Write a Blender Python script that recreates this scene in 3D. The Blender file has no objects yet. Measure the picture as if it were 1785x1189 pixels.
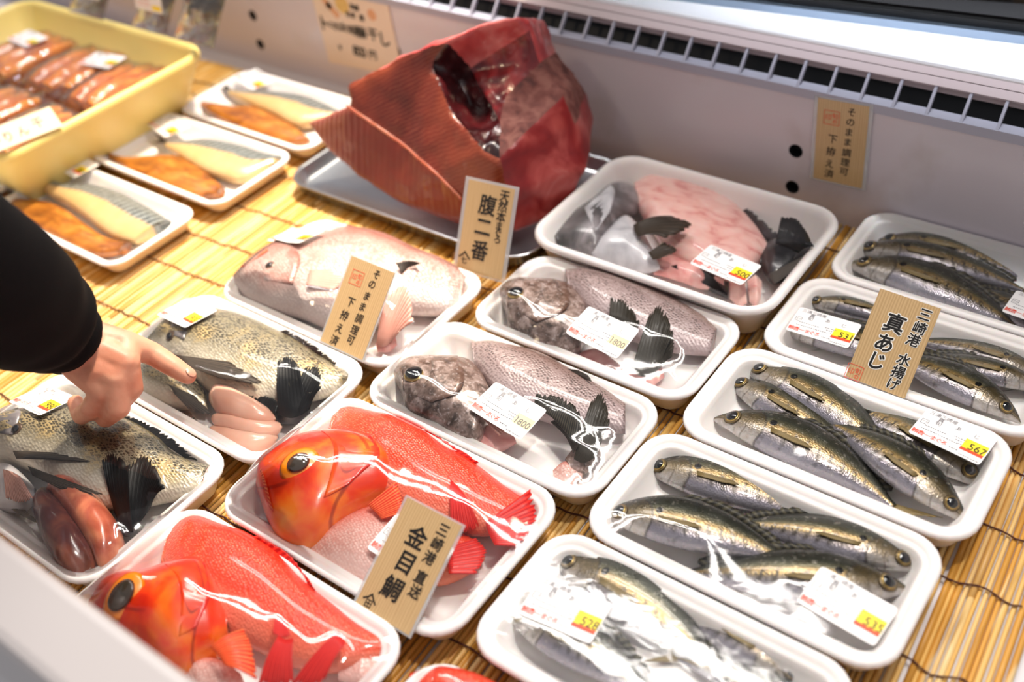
import bpy, bmesh, math, random
import numpy as np
from mathutils import Vector, noise as mnoise
from mathutils.bvhtree import BVHTree
random.seed(7); np.random.seed(7)
SC = bpy.context.scene
COL = SC.collection
# ------------------------------------------------------------------ camera
F_PX = 1813.6                                   # focal length in pixels of the 1785 x 1189 frame
RM = np.array([[0.80435657, 0.58666117, -0.09401692],
               [0.32554919, -0.56754665, -0.75624634],
               [-0.49701935, 0.57768458, -0.64749695]])      # world -> camera (right, down, forward)
CAM = np.array([.476, -.553, .62])
cd = bpy.data.cameras.new('camera'); cam = bpy.data.objects.new('camera', cd); COL.objects.link(cam)
from mathutils import Matrix
cam.matrix_world = Matrix(((RM[0][0], -RM[1][0], -RM[2][0], CAM[0]), (RM[0][1], -RM[1][1], -RM[2][1], CAM[1]),
                           (RM[0][2], -RM[1][2], -RM[2][2], CAM[2]), (0, 0, 0, 1)))
cd.sensor_width = 36; cd.lens = 36 * F_PX / 1785; cd.clip_start = .01
cd.dof.use_dof = True; cd.dof.focus_distance = .83; cd.dof.aperture_fstop = 3.2
SC.camera = cam
# ------------------------------------------------------------------ world and lights
SC.view_settings.view_transform = 'Standard'; SC.view_settings.look = 'None'
SC.view_settings.gamma = 1; SC.view_settings.use_curve_mapping = False
SC.view_settings.exposure = 0.25
w = bpy.data.worlds.new('world'); SC.world = w; w.use_nodes = True
w.node_tree.nodes['Background'].inputs[0].default_value = (.86, .86, .90, 1)
w.node_tree.nodes['Background'].inputs[1].default_value = .36
def area(name, loc, target, sx, sy, power, color):
    d = bpy.data.lights.new(name, 'AREA'); d.shape = 'RECTANGLE'; d.size = sx; d.size_y = sy; d.energy = power; d.color = color
    o = bpy.data.objects.new(name, d); COL.objects.link(o); o.location = loc
    o.rotation_euler = (Vector(target) - Vector(loc)).to_track_quat('-Z', 'Y').to_euler(); return o
def spot(name, loc, target, power, color, angle, blend, radius):
    d = bpy.data.lights.new(name, 'SPOT'); d.energy = power; d.color = color; d.spot_size = math.radians(angle); d.spot_blend = blend; d.shadow_soft_size = radius
    o = bpy.data.objects.new(name, d); COL.objects.link(o); o.location = loc
    o.rotation_euler = (Vector(target) - Vector(loc)).to_track_quat('-Z', 'Y').to_euler(); return o
area('ceiling_tube_light', (-.45, .58, 1.66), (-.45, -.1, 0), 2.2, .05, 17, (1.0, .95, .90))
area('ceiling_tube_light', (-.45, .72, 1.66), (-.45, -.1, 0), 2.2, .05, 17, (1.0, .95, .90))
spot('ceiling_spot_light', (-.36, .66, 1.45), (-.34, -.05, 0), 200, (1.0, .86, .66), 34, 1.0, .05)
q = area('ledge_fill_light', (.3, .385, .62), (.3, .385, 0), 1.5, .03, .8, (.9, .94, 1.0)); q.data.spread = math.radians(24)  # added fill with narrow spread to brighten the rear ledge, not an actual lamp
spot('ceiling_spot_light', (-.75, -.55, 1.5), (-.5, .2, .02), 15, (1.0, .78, .52), 42, .9, .05)
spot('ceiling_spot_light', (.5, .1, 1.5), (.16, -.22, 0), 40, (1.0, .93, .84), 46, .9, .05)

# ------------------------------------------------------------------ projection helpers
def P(x, y, z):                                  # where the line of sight of a pixel meets a level plane
    d = RM.T @ np.array([(x - 892.5) / F_PX, (y - 594.5) / F_PX, 1.0]); return CAM + d * ((z - CAM[2]) / d[2])
def PL(x, y, p0, n):                             # ... or any plane
    d = RM.T @ np.array([(x - 892.5) / F_PX, (y - 594.5) / F_PX, 1.0]); return CAM + d * (np.dot(np.array(p0) - CAM, n) / np.dot(d, n))
def PY(x, y, yy): return PL(x, y, (0, yy, 0), np.array([0, -1.0, 0]))

# ------------------------------------------------------------------ object helpers
def props(o, label=None, cat=None, group=None, kind=None):
    if label: o['label'] = label
    if cat: o['category'] = cat
    if group: o['group'] = group
    if kind: o['kind'] = kind
    return o
def thing(name, label, cat, loc, group=None):
    o = bpy.data.objects.new(name, None); COL.objects.link(o); o.location = tuple(loc); o.empty_display_size = .02
    return props(o, label, cat, group)
def root_loc(o):
    l = np.array(o.location)
    while o.parent is not None:
        o = o.parent; l = l + np.array(o.location)
    return l
def mesh(name, V, Fc, mat, parent=None, uv=None, smooth=True, mats=None, fm=None):
    V = np.asarray(V, float)
    if parent is not None: V = V - root_loc(parent)
    me = bpy.data.meshes.new(name); me.from_pydata([tuple(v) for v in V], [], [tuple(int(i) for i in f) for f in Fc]); me.update()
    for mm in (mats or [mat]): me.materials.append(mm)
    if fm is not None: me.polygons.foreach_set('material_index', np.asarray(fm, np.int32))
    if smooth: me.polygons.foreach_set('use_smooth', np.ones(len(me.polygons), bool))
    if uv is not None:
        l = me.uv_layers.new(name='UVMap'); vi = np.zeros(len(me.loops), np.int32); me.loops.foreach_get('vertex_index', vi)
        l.data.foreach_set('uv', np.asarray(uv, np.float32)[vi].ravel())
    o = bpy.data.objects.new(name, me); COL.objects.link(o)
    if parent is not None: o.parent = parent
    return o
def box(x0, x1, y0, y1, z0, z1):
    V = [(x, y, z) for x in (x0, x1) for y in (y0, y1) for z in (z0, z1)]
    return V, [(0, 1, 3, 2), (4, 6, 7, 5), (0, 4, 5, 1), (2, 3, 7, 6), (0, 2, 6, 4), (1, 5, 7, 3)]
def join(*vf):
    V = []; Fc = []
    for v, f in vf:
        k = len(V); V += [tuple(q) for q in v]; Fc += [tuple(i + k for i in g) for g in f]
    return V, Fc
def bevel(o, wd, seg=2):
    m = o.modifiers.new('bevel', 'BEVEL'); m.width = wd; m.segments = seg; m.limit_method = 'ANGLE'; return o
def grid_faces(n, m, wrap=False):
    Fc = []
    for i in range(n - 1):
        for j in range(m if wrap else m - 1):
            a = i * m + j; b = i * m + (j + 1) % m; Fc.append((a, b, b + m, a + m))
    return Fc
def cr(pts, n):                                  # Catmull-Rom resampling
    p = np.asarray(pts, float); k = len(p); q = np.vstack([2 * p[0] - p[1], p, 2 * p[-1] - p[-2]]); out = []
    for t in np.linspace(0, k - 1, n):
        i = min(int(t), k - 2); u = t - i; a, b, c, d = q[i:i + 4]
        out.append(.5 * (2 * b + (c - a) * u + (2 * a - 5 * b + 4 * c - d) * u * u + (3 * b - a - 3 * c + d) * u ** 3))
    return np.array(out)
def tube(path, rad, m=10, n=None):
    p = cr(path, n) if n else np.asarray(path, float); k = len(p)
    r = np.interp(np.linspace(0, 1, k), np.linspace(0, 1, len(rad)), rad) if hasattr(rad, '__len__') else np.full(k, rad)
    V = []
    for i in range(k):
        t = p[min(i + 1, k - 1)] - p[max(i - 1, 0)]; t = t / (np.linalg.norm(t) + 1e-12)
        a = np.cross(t, (0, 0, 1.0)); a = a / np.linalg.norm(a) if np.linalg.norm(a) > 1e-4 else np.array([1.0, 0, 0]); b = np.cross(a, t)
        for j in range(m):
            g = 2 * math.pi * j / m; V.append(p[i] + r[i] * (a * math.cos(g) + b * math.sin(g)))
    Fc = grid_faces(k, m, True); Fc.append(tuple(range(m))[::-1]); Fc.append(tuple(range((k - 1) * m, k * m)))
    return V, Fc
def rr(x0, x1, y0, y1, R, k=7):                  # rounded rectangle outline
    out = []
    for cx, cy, a0 in ((x1 - R, y1 - R, 0), (x0 + R, y1 - R, 90), (x0 + R, y0 + R, 180), (x1 - R, y0 + R, 270)):
        for i in range(k):
            a = math.radians(a0 + 90 * i / (k - 1)); out.append((cx + R * math.cos(a), cy + R * math.sin(a)))
    return out
def rr_loft(rect, R, prof, cap_last=True, k=7):
    x0, x1, y0, y1 = rect; V = []; m = 4 * k
    for d, z in prof:
        V += [(x, y, z) for x, y in rr(x0 + d, x1 - d, y0 + d, y1 - d, max(R - d, .004), k)]
    Fc = grid_faces(len(prof), m, True); Fc.append(tuple(range(m))[::-1])
    if cap_last: Fc.append(tuple(range((len(prof) - 1) * m, len(prof) * m)))
    return V, Fc

# ------------------------------------------------------------------ materials
def hx(s):
    c = [int(s[i:i + 2], 16) / 255 for i in (0, 2, 4)]
    return tuple(v / 12.92 if v <= .04045 else ((v + .055) / 1.055) ** 2.4 for v in c) + (1,)
class Mt:
    def __init__(s, name):
        s.mat = bpy.data.materials.new(name); s.mat.use_nodes = True; s.t = s.mat.node_tree; s.N = s.t.nodes; s.b = s.N['Principled BSDF']; s.tc = None
    def put(s, sock, v):
        if isinstance(v, bpy.types.NodeSocket): s.t.links.new(v, sock)
        elif isinstance(v, tuple) and len(v) == 3 and sock.type == 'RGBA': sock.default_value = v + (1,)
        else: sock.default_value = v
    def m(s, op, a, b=0.0, c=0.0, clamp=False):
        n = s.N.new('ShaderNodeMath'); n.operation = op; n.use_clamp = clamp
        for i, v in enumerate((a, b, c)): s.put(n.inputs[i], v)
        return n.outputs[0]
    def mix(s, f, a, b, mode='MIX'):
        n = s.N.new('ShaderNodeMix'); n.data_type = 'RGBA'; n.blend_type = mode
        s.put(n.inputs[0], f); s.put(n.inputs[6], a); s.put(n.inputs[7], b); return n.outputs[2]
    def ramp(s, f, st):
        n = s.N.new('ShaderNodeValToRGB'); e = n.color_ramp.elements
        while len(e) < len(st): e.new(1.0)
        for q, (p, c) in zip(e, st): q.position = p; q.color = c if len(c) == 4 else c + (1,)
        s.put(n.inputs[0], f); return n.outputs[0]
    def ss(s, x, a, b, lo=0.0, hi=1.0):          # smoothstep
        n = s.N.new('ShaderNodeMapRange'); n.interpolation_type = 'SMOOTHSTEP'
        for i, v in enumerate((x, a, b, lo, hi)): s.put(n.inputs[i], v)
        return n.outputs[0]
    def coord(s, k='Object'):
        if s.tc is None: s.tc = s.N.new('ShaderNodeTexCoord')
        return s.tc.outputs[k]
    def sep(s, v):
        n = s.N.new('ShaderNodeSeparateXYZ'); s.put(n.inputs[0], v); return n.outputs
    def mapv(s, v, sc=(1, 1, 1), rot=(0, 0, 0)):
        n = s.N.new('ShaderNodeMapping'); s.put(n.inputs[0], v); n.inputs[3].default_value = sc; n.inputs[2].default_value = rot; return n.outputs[0]
    def noise(s, sc, det=3, v=None, dist=0.0, rough=.5):
        n = s.N.new('ShaderNodeTexNoise'); s.put(n.inputs['Vector'], v if v is not None else s.coord()); n.inputs['Scale'].default_value = sc
        n.inputs['Detail'].default_value = det; n.inputs['Distortion'].default_value = dist; n.inputs['Roughness'].default_value = rough; return n.outputs[0]
    def vor(s, sc, v=None, feature='F1', rnd=1.0, out='Distance'):
        n = s.N.new('ShaderNodeTexVoronoi'); n.feature = feature; s.put(n.inputs['Vector'], v if v is not None else s.coord())
        n.inputs['Scale'].default_value = sc; n.inputs['Randomness'].default_value = rnd; return n.outputs[out]
    def wave(s, sc, v=None, dist=0.0, dsc=1.0, axis='X', det=1.0):
        n = s.N.new('ShaderNodeTexWave'); n.bands_direction = axis; s.put(n.inputs['Vector'], v if v is not None else s.coord()); n.inputs['Scale'].default_value = sc
        n.inputs['Distortion'].default_value = dist; n.inputs['Detail Scale'].default_value = dsc; n.inputs['Detail'].default_value = det; return n.outputs['Fac']
    def done(s, color, rough=.5, metal=0.0, spec=.5, bump=None, bs=.3, bd=.001, sss=0.0, coat=0.0, coat_rough=.08, alpha=None, ior=None, trans=None):
        s.put(s.b.inputs['Base Color'], color); s.put(s.b.inputs['Roughness'], rough); s.put(s.b.inputs['Metallic'], metal); s.put(s.b.inputs['Specular IOR Level'], spec)
        if bump is not None:
            n = s.N.new('ShaderNodeBump'); n.inputs['Strength'].default_value = bs; n.inputs['Distance'].default_value = bd; s.put(n.inputs['Height'], bump)
            s.t.links.new(n.outputs[0], s.b.inputs['Normal'])
        if sss: s.b.inputs['Subsurface Weight'].default_value = sss; s.b.inputs['Subsurface Scale'].default_value = .004
        if coat: s.b.inputs['Coat Weight'].default_value = coat; s.b.inputs['Coat Roughness'].default_value = coat_rough
        if alpha is not None: s.put(s.b.inputs['Alpha'], alpha)
        return s.mat
def plain(name, col, rough=.5, metal=0.0, spec=.5, **k): return Mt(name).done(hx(col), rough, metal, spec, **k)
M = {}
def film_mat(name, gloss=1.0, tint=(1, 1, 1), wr=.25, haze=0.0, sc=60):
    q = Mt(name); N = q.N; t = q.t; N.remove(q.b); out = [n for n in N if n.type == 'OUTPUT_MATERIAL'][0]
    tr = N.new('ShaderNodeBsdfTransparent'); tr.inputs[0].default_value = tint + (1,)
    gl = N.new('ShaderNodeBsdfGlossy'); gl.inputs['Roughness'].default_value = .055
    fr = N.new('ShaderNodeFresnel'); fr.inputs['IOR'].default_value = 1.5
    bp = N.new('ShaderNodeBump'); bp.inputs['Strength'].default_value = wr; bp.inputs['Distance'].default_value = .002
    h = q.noise(sc, 3, dist=.6); t.links.new(h, bp.inputs['Height']); t.links.new(bp.outputs[0], gl.inputs['Normal']); t.links.new(bp.outputs[0], fr.inputs['Normal'])
    mx = N.new('ShaderNodeMixShader'); t.links.new(q.m('MULTIPLY', fr.outputs[0], gloss, clamp=True), mx.inputs[0]); t.links.new(tr.outputs[0], mx.inputs[1]); t.links.new(gl.outputs[0], mx.inputs[2])
    last = mx
    if haze:
        df = N.new('ShaderNodeBsdfDiffuse'); df.inputs[0].default_value = (.9, .9, .9, 1); m2 = N.new('ShaderNodeMixShader'); m2.inputs[0].default_value = haze
        t.links.new(mx.outputs[0], m2.inputs[1]); t.links.new(df.outputs[0], m2.inputs[2]); last = m2
    t.links.new(last.outputs[0], out.inputs[0]); return q.mat
M['film'] = film_mat('cling_film', .9, wr=.06)
M['bag'] = film_mat('clear_bag', 1.6, wr=.9, haze=.03, sc=45)
M['laminate'] = film_mat('laminate', 1.2, wr=.05, haze=.35)
q = Mt('white_foam'); M['foam'] = q.done(hx('f4efed'), .42, spec=.45, bump=q.vor(900), bs=.06, bd=.0005, sss=.15)
M['case_white'] = plain('white_case', 'd8d2d4', .32, spec=.5, coat=.25)
q = Mt('rear_wall_white'); n = q.noise(9, 5); M['wall'] = q.done(q.mix(q.ss(n, .55, .75), hx('cfc6cc'), hx('bfb4b4')), .28, coat=.3)
M['panel'] = plain('front_rail', 'c4bcba', .35, coat=.2)
M['ledge'] = plain('ledge_white', 'e9e9ee', .22, coat=.4)
M['ledge_pink'] = plain('ledge_beige', 'c9b9bb', .4)
M['void'] = plain('dark_inside', '0b1016', .6)
M['hole'] = plain('black_hole', '050505', .8)
M['glass'] = plain('dark_window_glass', '120f10', .05, spec=.6)
M['seal'] = plain('window_seal', '080808', .5)
M['alu'] = plain('aluminium', '9fb0c4', .25, metal=.9)
M['vent'] = plain('vent_grey', 'a9a8b6', .4)
q = Mt('bamboo'); uv = q.sep(q.coord('UV')); st = uv[0]; al = uv[1]
c = q.ramp(st, [(0, hx('b9812f')), (.3, hx('d39b45')), (.55, hx('dcae5e')), (.8, hx('e6c588')), (1, hx('c98f38'))])
n1 = q.noise(14, 4, q.mapv(q.coord(), (30, 1.2, 1))); c = q.mix(q.ss(n1, .52, .72, 0, .45), c, hx('8f5f1f'))
n2 = q.noise(8, 2, q.mapv(q.coord(), (22, 1.6, 1))); c = q.mix(q.ss(n2, .6, .68, 0, .6), c, hx('f0d9a8'))
M['bamboo'] = q.done(c, .38, spec=.4, bump=q.noise(60, 3, q.mapv(q.coord(), (12, 1, 1))), bs=.2, bd=.0006)
M['thread'] = plain('brown_thread', '4a2118', .8)
q = Mt('aji_skin'); uv = q.sep(q.coord('UV')); u, v = uv[0], uv[1]
nz = q.noise(60, 4); nf = q.noise(260, 3)
v = q.m('ADD', v, .17); vv = q.m('ADD', v, q.m('MULTIPLY', q.m('SUBTRACT', nz, .5), .10))
body = q.ramp(vv, [(.12, hx('aba8b0')), (.3, hx('88838e')), (.42, hx('756b66')), (.52, hx('806d4c')), (.60, hx('94794a')), (.69, hx('5f5a44')), (.80, hx('3d3e34')), (1, hx('24251f'))])
rib = q.m('MULTIPLY', q.m('MULTIPLY', q.ss(q.m('SINE', q.m('ADD', q.m('MULTIPLY', u, 120), q.m('MULTIPLY', v, 10))), -.2, 1), q.ss(v, .26, .38)), q.m('MULTIPLY', q.ss(v, .66, .56), q.m('MULTIPLY', q.ss(u, .3, .38), q.ss(u, .8, .68))))
body = q.mix(q.m('MULTIPLY', rib, .85), body, hx('3f3830'))
lat = q.m('SUBTRACT', v, q.m('SUBTRACT', .63, q.m('MULTIPLY', q.ss(u, .35, .55), .12)))
scu = q.m('MULTIPLY', q.ss(q.m('ABSOLUTE', lat), .06, .015), q.m('MULTIPLY', q.ss(q.m('SINE', q.m('MULTIPLY', u, 330)), -.4, .8), q.ss(u, .34, .5)))
body = q.mix(q.m('MULTIPLY', scu, .55), body, hx('c2a468'))
head = q.ramp(q.m('ADD', vv, q.m('MULTIPLY', q.m('SUBTRACT', nf, .5), .4)), [(.1, hx('c4c2c2')), (.34, hx('a39a92')), (.52, hx('7d6e55')), (.70, hx('55492f')), (.95, hx('23211a'))])
gill = q.m('ADD', .245, q.m('MULTIPLY', q.m('POWER', q.m('SUBTRACT', v, .45), 2.0), -.22))
hd = q.ss(q.m('SUBTRACT', u, gill), .006, -.006); c = q.mix(hd, body, head)
gl = q.ss(q.m('ABSOLUTE', q.m('SUBTRACT', u, gill)), .010, .002); c = q.mix(q.m('MULTIPLY', gl, .65), c, hx('2b2621'))
pre = q.m('ADD', .165, q.m('MULTIPLY', q.m('POWER', q.m('SUBTRACT', v, .42), 2.0), -.25))
g2 = q.m('MULTIPLY', q.ss(q.m('ABSOLUTE', q.m('SUBTRACT', u, pre)), .007, .001), q.ss(v, .62, .5)); c = q.mix(q.m('MULTIPLY', g2, .5), c, hx('4b4030'))
mo = q.m('MULTIPLY', q.ss(q.m('ABSOLUTE', q.m('SUBTRACT', v, q.m('ADD', .55, q.m('MULTIPLY', u, -1.6)))), .06, .015), q.ss(u, .075, .06)); c = q.mix(q.m('MULTIPLY', mo, .75), c, hx('241d18'))
sp = q.m('ADD', q.m('POWER', q.m('MULTIPLY', q.m('SUBTRACT', u, .268), 55), 2.0), q.m('POWER', q.m('MULTIPLY', q.m('SUBTRACT', v, .66), 12), 2.0))
c = q.mix(q.ss(sp, 1.1, .5), c, hx('0b0b0c'))
c = q.mix(q.ss(nf, .58, .72, 0, .28), c, hx('d2c8bb')); c = q.mix(q.ss(q.noise(170, 4), .56, .70, 0, .4), c, hx('3a362e'))
M['aji'] = q.done(c, q.ss(nz, .3, .7, .22, .38), metal=.5, spec=.6, bump=q.m('ADD', q.vor(700), q.m('MULTIPLY', q.noise(120, 4), 1.6)), bs=.3, bd=.0005, coat=.35)
def fin_mat(name, c1, c2, rays=34, rough=.5, alpha=None, metal=0.0):
    q = Mt(name); uv = q.sep(q.coord('UV')); s = q.ss(q.m('SINE', q.m('MULTIPLY', uv[0], rays * 6.28)), -.5, .9)
    c = q.mix(s, hx(c1), hx(c2)); c = q.mix(q.m('MULTIPLY', q.noise(160, 3), .35), c, hx(c1))
    M[name] = q.done(c, rough, metal, bump=s, bs=.15, bd=.0004, coat=.08, spec=.25, alpha=alpha); return M[name]
fin_mat('fin_aji', '6b5c40', 'a08a56', 16); fin_mat('fin_aji_dark', '26241f', '55503f', 14)
fin_mat('fin_black', '08080a', '1d1d20', 26); fin_mat('fin_brown', '1e1712', '54463a', 14); fin_mat('fin_red', 'b51014', 'f0392c', 14)
fin_mat('fin_grey', '25211f', '6e6660', 16); fin_mat('fin_pink', 'b2766a', 'e6b8ab', 16); fin_mat('fin_orange', 'd8301a', 'f58a50', 12); fin_mat('fin_mutsu', '1a1814', '484034', 24)
M['iris_gold'] = plain('iris_gold', 'b79a5e', .25, metal=.6); M['iris_dark'] = plain('iris_dark', '5a4636', .25, metal=.3)
M['iris_orange'] = plain('iris_orange', 'f08a10', .3, coat=.5); M['pupil'] = plain('pupil_black', '090a10', .06, spec=.8); M['pupil_brown'] = plain('pupil_brown', '3b332a', .08, spec=.8)
M['eye_rim'] = plain('dark_eye_rim', '6a5a3e', .3, metal=.4); M['eye_white'] = plain('eye_rim', 'd9d3c2', .3, metal=.3)
def scaled(name, dark, light, edge, sc, dors, belly, tint=None, amt=.6, st=(1, 1.25, 1), metal=.15, rough=.35, dstart=.55, dots=None, damt=.85, thr=.36):
    q = Mt(name); uv = q.sep(q.coord('UV')); nz = q.noise(28, 4)
    vec = q.mapv(q.coord(), st, (0, 0, .5)); d = q.vor(sc, vec, rnd=.55); e = q.vor(sc, vec, 'DISTANCE_TO_EDGE', .55)
    c = q.mix(q.ss(d, .05, .75), hx(light), hx(dark)); c = q.mix(q.m('MULTIPLY', q.ss(e, .12, .02), amt), c, hx(edge))
    if tint: c = q.mix(q.ss(nz, .45, .65, 0, .6), c, hx(tint))
    if dots: c = q.mix(q.m('MULTIPLY', q.ss(d, thr, thr - .14, 0, damt), q.ss(uv[1], .2, .5, .35, 1)), c, hx(dots))
    vn = q.m('ADD', uv[1], q.m('MULTIPLY', q.m('SUBTRACT', nz, .5), .25))
    c = q.mix(q.ss(vn, dstart, 1.0, 0, .85), c, hx(dors)); c = q.mix(q.ss(vn, .38, .05, 0, .75), c, hx(belly))
    M[name] = q.done(c, rough, metal, bump=d, bs=.5, bd=.0012, coat=.4); return M[name]
scaled('kin_body', 'dc3a1e', 'e44c2a', 'd0341e', 400, 'd82c16', 'ec8c70', tint='e24e2a', amt=.15, metal=.05, st=(1, 1.4, 1), dstart=.65, dots='f8a078', damt=.45)  # the light dots are highlights on the scales, painted into the colour
scaled('kin_pale', 'e2aca0', 'f2d6cd', 'c98e84', 400, 'e06850', 'eec9c0', amt=.4, metal=.1)
scaled('kuro_body', '8a8068', 'd2c8b2', '4b4536', 250, '5b5238', 'd8cfc0', tint='c9ac70', amt=.55, metal=.15, st=(1, 1.9, 1), dstart=.72, dots='241f16', damt=.95, thr=.50)
scaled('madai_body', 'b29088', 'd9c6c0', '7c5a52', 300, '985c50', 'd4c8c5', tint='b98a80', amt=.3, metal=.12)
scaled('mutsu_body', '9d8684', '806a66', 'c4b2ae', 330, '7a5a4c', 'c6b4b6', tint='a69090', amt=.5, metal=.1, dots='3a2c2a')
q = Mt('kin_head'); n = q.noise(26, 4, dist=.5); n2 = q.noise(70, 3); uv = q.sep(q.coord('UV'))
c = q.ramp(n, [(.28, hx('d4200e')), (.45, hx('ea4416')), (.6, hx('f37a22')), (.75, hx('f6a240'))]); c = q.mix(q.ss(uv[1], .62, .95, 0, .9), c, hx('dd2414')); c = q.mix(q.ss(uv[0], .22, .02, 0, .8), c, hx('c4141a'))
ga = q.m('SUBTRACT', uv[0], q.m('SUBTRACT', .80, q.m('MULTIPLY', q.m('POWER', q.m('SUBTRACT', uv[1], .5), 2.0), .9)))
c = q.mix(q.ss(q.m('ABSOLUTE', ga), .025, .005, 0, .7), c, hx('8a1408')); jw = q.m('SUBTRACT', uv[1], q.m('ADD', .30, q.m('MULTIPLY', uv[0], .25)))
c = q.mix(q.m('MULTIPLY', q.ss(q.m('ABSOLUTE', jw), .03, .006, 0, .6), q.ss(uv[0], .4, .3)), c, hx('8a1210'))
M['kin_head'] = q.done(c, .3, bump=n2, bs=.25, bd=.001, coat=.5, sss=.08)
q = Mt('mutsu_head'); n = q.noise(110, 5, dist=.8); n2 = q.noise(300, 3); uv = q.sep(q.coord('UV'))
c = q.ramp(n, [(.3, hx('44362f')), (.48, hx('7d675e')), (.66, hx('b09c96')), (.8, hx('cdbfbb'))]); c = q.mix(q.ss(uv[1], .55, .95, 0, .7), c, hx('6a4a3a')); c = q.mix(q.ss(n2, .55, .7, 0, .5), c, hx('d9cccb'))
c = q.mix(q.ss(q.vor(260), .35, .15, 0, .35), c, hx('2f2622'))
ga = q.m('SUBTRACT', uv[0], q.m('SUBTRACT', .66, q.m('MULTIPLY', q.m('POWER', q.m('SUBTRACT', uv[1], .5), 2.0), .8))); c = q.mix(q.ss(q.m('ABSOLUTE', ga), .025, .004, 0, .6), c, hx('2a1d1a'))
M['mutsu_head'] = q.done(c, .3, metal=.15, bump=n2, bs=.3, bd=.001, coat=.4)
def fleshy(name, stops, sc=40, rough=.3, sss=.15, coat=.4, st=(1, 1, 1), dist=.5, bs=.2):
    q = Mt(name); n = q.noise(sc, 5, q.mapv(q.coord(), st), dist=dist); c = q.ramp(n, [(p, hx(h)) for p, h in stops]); M[name] = q.done(c, rough, bump=n, bs=bs, bd=.002, sss=sss, coat=coat); return M[name]
fleshy('milt', [(.3, 'dc9f88'), (.5, 'e8b6a0'), (.7, 'ecc6b4')], 16, .28, .3)
fleshy('roe_orange', [(.32, '8a3a2a'), (.46, 'b8614a'), (.6, 'd98a66'), (.75, 'e6a682')], 30, .25, .2)
fleshy('roe_dark', [(.3, '3c1d20'), (.48, '5f3230'), (.62, '93523e'), (.78, 'd08a58')], 22, .22, .2)
fleshy('cut_pink', [(.35, 'd98f8a'), (.5, 'e8aca6'), (.7, 'f0c9c2')], 60, .35, .2)
fleshy('fillet_pink', [(.34, 'd8908a'), (.46, 'eab6ae'), (.62, 'efc6bd'), (.8, 'f3d6cd')], 45, .35, .25, st=(1, 2.2, 1))
fleshy('grey_head', [(.32, '2c2a2c'), (.5, '5b5658'), (.66, '8f888c'), (.8, 'c3bcc0')], 32, .3, .05)
fleshy('silver_cheek', [(.3, '9f9da3'), (.55, 'c5c3c8'), (.75, 'dedce0')], 40, .3, .05)
fleshy('black_skin', [(.35, '151416'), (.6, '2f2d31'), (.8, '4d4a50')], 60, .3, .0)
fleshy('saba_flesh', [(.3, '6a360a'), (.46, '8f5014'), (.6, 'a8661e'), (.76, 'bb8238')], 34, .35, .2, st=(1.2, 3, 1))
q = Mt('saba_skin'); uv = q.sep(q.coord('UV')); n = q.noise(40, 4); wv = q.wave(38, q.mapv(q.coord(), (1, .35, 1), (0, 0, .35)), 3.5, 30, 'X', 2)
vn = q.m('ADD', uv[1], q.m('MULTIPLY', q.m('SUBTRACT', n, .5), .12)); bk = q.mix(q.ss(wv, .3, .65), hx('22272c'), hx('959a98'))
c = q.mix(q.ss(vn, .46, .58), q.mix(n, hx('c89a58'), hx('d8be90')), bk); c = q.mix(q.ss(vn, .93, 1.0), c, hx('2b2f31'))
M['saba_skin'] = q.done(c, .3, metal=.12, coat=.3)
q = Mt('tuna_flesh'); n = q.noise(9, 5, dist=.6); l = q.wave(60, q.mapv(q.coord(), (1, 1, 1.6), (0, .7, .3)), 6, 1.2, 'Z', 4); c = q.ramp(n, [(.3, hx('52140e')), (.48, hx('702616')), (.62, hx('8a3a20')), (.75, hx('641e12'))]); c = q.mix(q.ss(l, .55, .95, 0, .12), c, hx('c9805f'))
M['tuna_flesh'] = q.done(c, .32, bump=q.noise(40, 4), bs=.25, bd=.003, sss=.12, coat=.25)
q = Mt('tuna_belly'); l = q.wave(40, q.mapv(q.coord(), (1, .3, .3), (0, .35, 0)), 1.6, 1.0, 'X', 2); n = q.noise(7, 4); xx = q.sep(q.coord()); c = q.mix(q.ss(n, .35, .65), hx('742618'), hx('8c3c2a')); c = q.mix(q.ss(xx[0], -.07, -.19, 0, .5), c, hx('b8695a')); c = q.mix(q.m('MULTIPLY', q.ss(l, .6, .95), q.ss(xx[0], -.05, -.16, .0, .5)), c, hx('d49c8a'))
M['tuna_belly'] = q.done(c, .32, bump=l, bs=.15, bd=.002, sss=.12, coat=.25)
fleshy('tuna_red', [(.3, '700f12'), (.48, '8c1f1e'), (.62, 'ac4640'), (.78, 'c07870')], 26, .4, .12, bs=.35, coat=.1)
fleshy('tuna_top', [(.3, 'a02830'), (.5, 'c8504e'), (.68, 'da7f78'), (.85, 'e8b3ab')], 22, .3, .12, bs=.5)
fleshy('tuna_deep', [(.3, '4a0c10'), (.48, '74181c'), (.62, '96302e'), (.8, 'b8605a')], 40, .3, .08, bs=.6)
fleshy('tuna_dark', [(.3, '1c0508'), (.5, '31090d'), (.7, '4c1216')], 26, .25, .05, bs=.5)
fleshy('tuna_brown', [(.3, '4f2622'), (.45, '6f3b34'), (.6, '855248'), (.8, '8a5c50')], 70, .8, .05, coat=0, bs=.8)
fleshy('tuna_fat', [(.3, 'd0604a'), (.55, 'e08068'), (.8, 'eeb0a0')], 30, .3, .2)
fleshy('mirin_fish', [(.3, 'b4560a'), (.48, 'e28018'), (.62, 'f09c34'), (.8, 'f5b860')], 40, .22, .15, st=(4, 1, 1))
M['steel'] = plain('brushed_steel', 'b9bcc2', .24, metal=.95)
q = Mt('yellow_plastic'); M['yellow'] = q.done(q.mix(q.noise(5, 3), hx('e8cf74'), hx('efd98a')), .4, sss=.1)
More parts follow.
